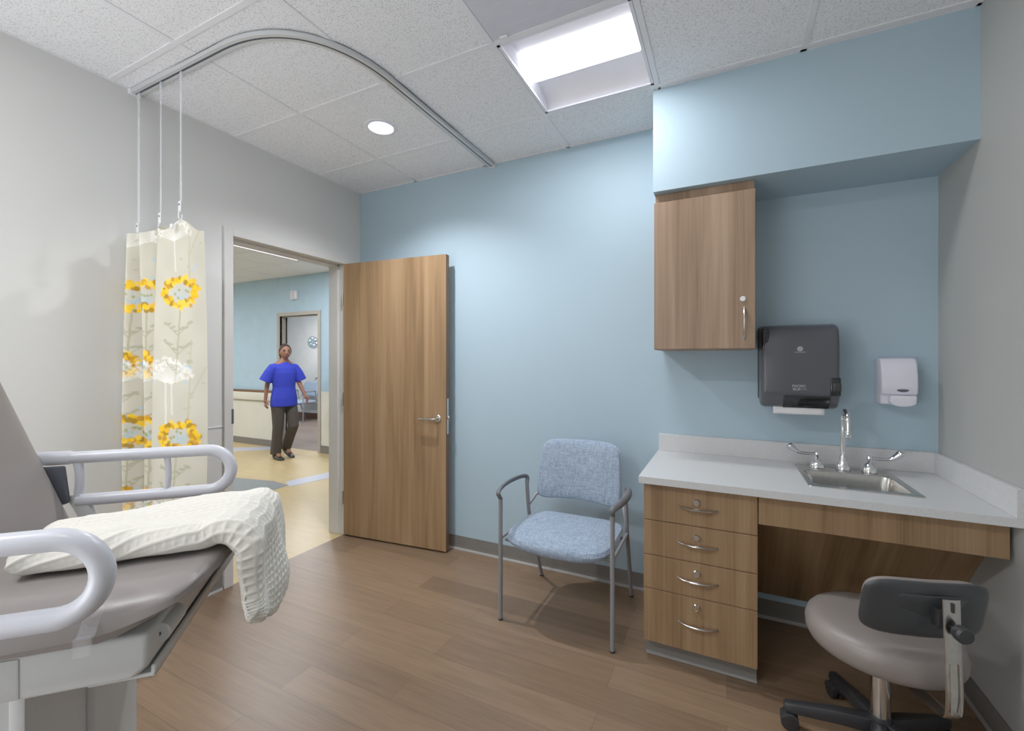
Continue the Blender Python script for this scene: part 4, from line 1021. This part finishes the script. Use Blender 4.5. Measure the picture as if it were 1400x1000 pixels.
# fingers: four unequal bent chains and a thumb leaving the side of each palm
extra = []
def finger(p0, p1, p2, r):
    b_ = B().tube([p0, (Vector(p0) + Vector(p1)) / 2, p1, (Vector(p1) + Vector(p2)) / 2, p2], [r, r, r * .95, r * .85, r * .6], 8); extra.append((b_.v, b_.f))
for pk, wk, sd_ in (('pr', 'wr', -1), ('pl', 'wl', 1)):
    pv = Vector(J[pk][0]); d_ = (pv - Vector(J[wk][0])).normalized(); sx_ = (Vector((1, 0, 0)) - d_ * d_.x).normalized(); cu_ = Vector((0, -sd_, 0))
    for k, ln__ in enumerate((.068, .078, .072, .056)):
        o_ = pv + sx_ * (.026 - .0175 * k) + d_ * .005
        p1 = o_ + d_ * ln__ * .55 + cu_ * .006; p2 = p1 + d_ * ln__ * .4 + cu_ * .022; finger(tuple(o_), tuple(p1), tuple(p2), .0088)
    o_ = pv - d_ * .03 + sx_ * .026; p1 = o_ + d_ * .03 + sx_ * .022 + cu_ * .008; p2 = p1 + d_ * .032 + sx_ * .004 + cu_ * .006; finger(tuple(o_), tuple(p1), tuple(p2), .01)
# head: shaped ellipsoid with brow, nose, jaw, ears; turned a little towards the camera
HC = Vector((.03, 0, 1.495)); HQ = Matrix.Rotation(math.radians(-16), 3, 'Z')
hv = []; hf_ = []
NU_, NV_ = 30, 40
for i in range(NU_):
    th = PI * i / (NU_ - 1)
    for j in range(NV_):
        ph = 2 * PI * j / NV_; x_, y_, z_ = math.sin(th) * math.cos(ph), math.sin(th) * math.sin(ph), math.cos(th)
        X, Y, Z = x_ * .092, y_ * .072, z_ * .108
        if z_ < 0: Y *= 1 - .28 * (-z_) ** 1.3; X *= 1 - .12 * (-z_) if x_ > 0 else 1 - .35 * (-z_)
        if x_ > 0:
            X -= .006 * math.exp(-((Z - .008) / .018) ** 2) * math.exp(-((abs(Y) - .03) / .018) ** 2) * 2      # eye sockets
            X += .022 * math.exp(-((Z + .022) / .02) ** 2) * math.exp(-(Y / .012) ** 2)                       # nose
            X += .006 * math.exp(-((Z + .055) / .01) ** 2) * math.exp(-(Y / .024) ** 2)                       # lips
            X += .008 * math.exp(-((Z + .09) / .016) ** 2) * math.exp(-(Y / .024) ** 2)                       # chin
        hv.append(tuple(HC + HQ @ Vector((X, Y, Z))))
for i in range(NU_ - 1):
    for j in range(NV_): hf_.append((i * NV_ + j, i * NV_ + (j + 1) % NV_, (i + 1) * NV_ + (j + 1) % NV_, (i + 1) * NV_ + j))
extra.append((hv, hf_))
for sg in (-1, 1):
    b_ = B().lathe([(0, -.006), (.016, -.006), (.02, 0), (.016, .006), (0, .006)], HC + HQ @ Vector((-.005, sg * .073, -.005)), HQ @ Vector((.25, sg, 0)), 14)
    b_.v = [(p[0], p[1], HC.z - .005 + (p[2] - HC.z + .005) * 1.5) for p in b_.v]; extra.append((b_.v, b_.f))
body = skinned('body', J, E_, 'pel', 'skin', per, 2, .0055, extra)
for sg in (-1, 1):
    e_ = B().lathe([(0, -.011), (.006, -.009), (.0105, 0), (.006, .009), (0, .011)], HC + HQ @ Vector((.077, sg * .029, .006)), n=12); e_.obj('eye', 'eye', per)
    B().tube([tuple(HC + HQ @ Vector((.084 - .01 * abs(k - 1), sg * (.015 + .014 * k), .026 + .003 * (1 - abs(k - 1))))) for k in range(3)], .0032, 6).obj('eyebrow', 'hair', per)
B().tube([tuple(HC + HQ @ Vector((.088 - .005 * abs(k), .011 * k, -.055))) for k in (-2, -1, 0, 1, 2)], [.002, .0045, .005, .0045, .002], 8).obj('mouth', 'lip', per)
hv2 = []
def hairpt(u_, v_):
    th = u_ * (1.75); ph = v_ * 2 * PI; x_, y_, z_ = math.sin(th) * math.cos(ph), math.sin(th) * math.sin(ph), math.cos(th)
    front = max(0, x_); lim = 1.75 - 1.0 * front ** .8; th2 = u_ * max(.75, lim + (0.35 if x_ < -.2 else 0))
    x_, y_, z_ = math.sin(th2) * math.cos(ph), math.sin(th2) * math.sin(ph), math.cos(th2)
    return tuple(HC + HQ @ Vector((x_ * .101 - .004, y_ * .081, z_ * .118)))
hb_ = B().grid(hairpt, 14, 36, wrap_v=True); ho_ = hb_.obj('hair', 'hair', per, angle=180); ho_.modifiers.new('thick', 'SOLIDIFY').thickness = .012
B().lathe([(0, -.04), (.022, -.034), (.034, -.015), (.037, 0), (.034, .015), (.02, .03), (0, .034)], HC + HQ @ Vector((-.105, 0, -.01)), (.2, 0, 1), 18).obj('hair_bun', 'hair', ho_)
def merged(name, parts, mat, parent, vox=.006):
    o = B(); 
    for q in parts: o.add(q.v, q.f)
    o = o.obj('t', None, None, angle=180); m2 = o.data
    rm = o.modifiers.new('R', 'REMESH'); rm.mode = 'VOXEL'; rm.voxel_size = vox; rm.use_smooth_shade = True
    so_ = o.modifiers.new('S', 'SMOOTH'); so_.iterations = 6; so_.factor = .5
    dg = bpy.context.evaluated_depsgraph_get(); dg.update()
    m3 = bpy.data.meshes.new_from_object(o.evaluated_get(dg)); bpy.data.objects.remove(o)
    for p in m3.polygons: p.use_smooth = True
    o = bpy.data.objects.new(name, m3); COL.objects.link(o); m3.materials.clear(); m3.materials.append(M[mat]); attach(o, parent); return o
def ell(z_, rx, ry, cx_=0., cy_=0., n=32): return [(cx_ + rx * math.cos(2 * PI * k / n), cy_ + ry * math.sin(2 * PI * k / n), z_) for k in range(n)]
torso = loft([ell(.735, .125, .18, .0), ell(.75, .128, .184, .0), ell(.86, .126, .178), ell(1.0, .108, .152), ell(1.12, .116, .16), ell(1.2, .118, .168), ell(1.27, .1, .17), ell(1.315, .078, .14, -.005), ell(1.345, .06, .085, -.005), ell(1.36, .052, .07, -.005)], True, True)
slv = [B().tube([(-.005, .09 * g_, 1.285), (-.006, .15 * g_, 1.27), (e1 * .5, .19 * g_, 1.2), (e1, .232 * g_, 1.09)], [.06, .068, .07, .08], 20) for g_, e1 in ((-1, -.055), (1, .022))]
merged('scrub_top', [torso] + slv, 'scrub', per)
def legtube(h_, k_, a_):
    h_, k_, a_ = Vector(h_), Vector(k_), Vector(a_); return B().tube([h_ + Vector((0, 0, .03)), h_ + Vector((0, 0, -.08)), (h_ + k_) / 2, k_, (k_ + a_) / 2, a_ - (k_ - a_).normalized() * .02], [.088, .092, .082, .07, .067, .07], 20)
merged('trousers', [loft([ell(.95, .095, .13), ell(.85, .105, .155), ell(.77, .095, .15), ell(.74, .06, .1)], True, True), legtube(J['hr'][0], J['kr'][0], J['ar'][0]), legtube(J['hl'][0], J['kl'][0], J['al'][0])], 'trouser', per)
for ax_, tilt in ((J['ar'][0], 0), (J['al'][0], .28)):
    def fn(u_, v_):
        a = 2 * PI * v_; ln2 = -.055 + .255 * u_; w_ = .046 * math.sqrt(max(0.02, 1 - abs(2 * u_ - 1) ** 3.2)); h_ = .085 * (1 - .62 * min(1, max(0, (u_ - .2) / .5)))* math.sqrt(max(.05, 1 - max(0, (u_ - .82) / .18) ** 2))
        x_, y_, z_ = ln2, w_ * math.cos(a), max(0, h_ / 2 + h_ / 2 * math.sin(a) * 1.05)
        x2 = x_ * math.cos(tilt) + z_ * math.sin(tilt) * 0 ; z2 = z_ - (x_ - .15) * math.sin(tilt)
        return (ax_[0] + x2, ax_[1] + y_, max(.002, z2 + (.0 if tilt == 0 else .005)))
    B().grid(fn, 20, 22, wrap_v=True, caps=True).obj('shoe', 'shoe', per, angle=60)

# ------------------------------------------------------------------ light
def area(name, loc, sx, sy, power, col=(1, 1, 1)):
    l = bpy.data.lights.new(name, 'AREA'); l.shape = 'RECTANGLE'; l.size = sx; l.size_y = sy; l.energy = power; l.color = col
    o = bpy.data.objects.new(name, l); COL.objects.link(o); o.location = loc; return o
WARM = (.97, .98, 1.); COOL = (.93, .96, 1.)
area('troffer_lamp', (-.612, 1.975, H + .0145), .5, .17, 12, COOL)
area('troffer_lamp', (-.612, -.465, H + .0145), .5, .17, 7, WARM)  # lamp of the added unseen troffer, right
area('troffer_lamp', (-1.83, -.465, H + .0145), .5, .17, 24, WARM)  # lamp of the added unseen troffer, left
dn = bpy.data.lights.new('downlight_lamp', 'SPOT'); dn.energy = 100; dn.spot_size = math.radians(135); dn.spot_blend = 1.; dn.shadow_soft_size = .03; dn.color = (.95, .96, 1)
do = bpy.data.objects.new('downlight_lamp', dn); COL.objects.link(do); do.location = (DLC[0], DLC[1], H + .012)
wl_ = area('added_fill_light', (-1.75, -1.2, .9), 1.6, 1.2, 38, (.94, .965, 1)); wl_.rotation_euler = (math.radians(-148), 0, PI + math.radians(-12))  # added fill lamp behind the camera, aimed up to brighten the ceiling
area('corridor_lamp', (-4.725, 3.25, HZ - .013), .5, 1.1, 42, WARM)
area('corridor_lamp', (-7.8, 2.3, HZ - .013), 1.1, .5, 75, WARM)
area('far_room_lamp', (-7.6, 6.0, HZ - .013), 1.1, .5, 75)
wd_ = bpy.data.worlds.new('World'); SC.world = wd_; wd_.use_nodes = True
wd_.node_tree.nodes['Background'].inputs['Color'].default_value = (.6, .63, .66, 1); wd_.node_tree.nodes['Background'].inputs['Strength'].default_value = .3

# ------------------------------------------------------------------ camera
cam = bpy.data.cameras.new('camera'); co = bpy.data.objects.new('camera', cam); COL.objects.link(co)
co.location = (0, 0, 1.366); co.rotation_euler = (PI / 2, 0, math.radians(26.1))
cam.sensor_width = 36; cam.lens = 36 * 599 / 1400; cam.shift_y = -6 / 1400; cam.clip_start = .02
SC.camera = co
SC.view_settings.view_transform = 'Standard'; SC.view_settings.look = 'None'; SC.view_settings.exposure = 0; SC.view_settings.gamma = 1.15
SC.cycles.max_bounces = 10; SC.cycles.diffuse_bounces = 6; SC.cycles.use_denoising = True; SC.cycles.sample_clamp_indirect = 6
for o in bpy.data.objects:
    if o.get('_loc') is not None: del o['_loc']
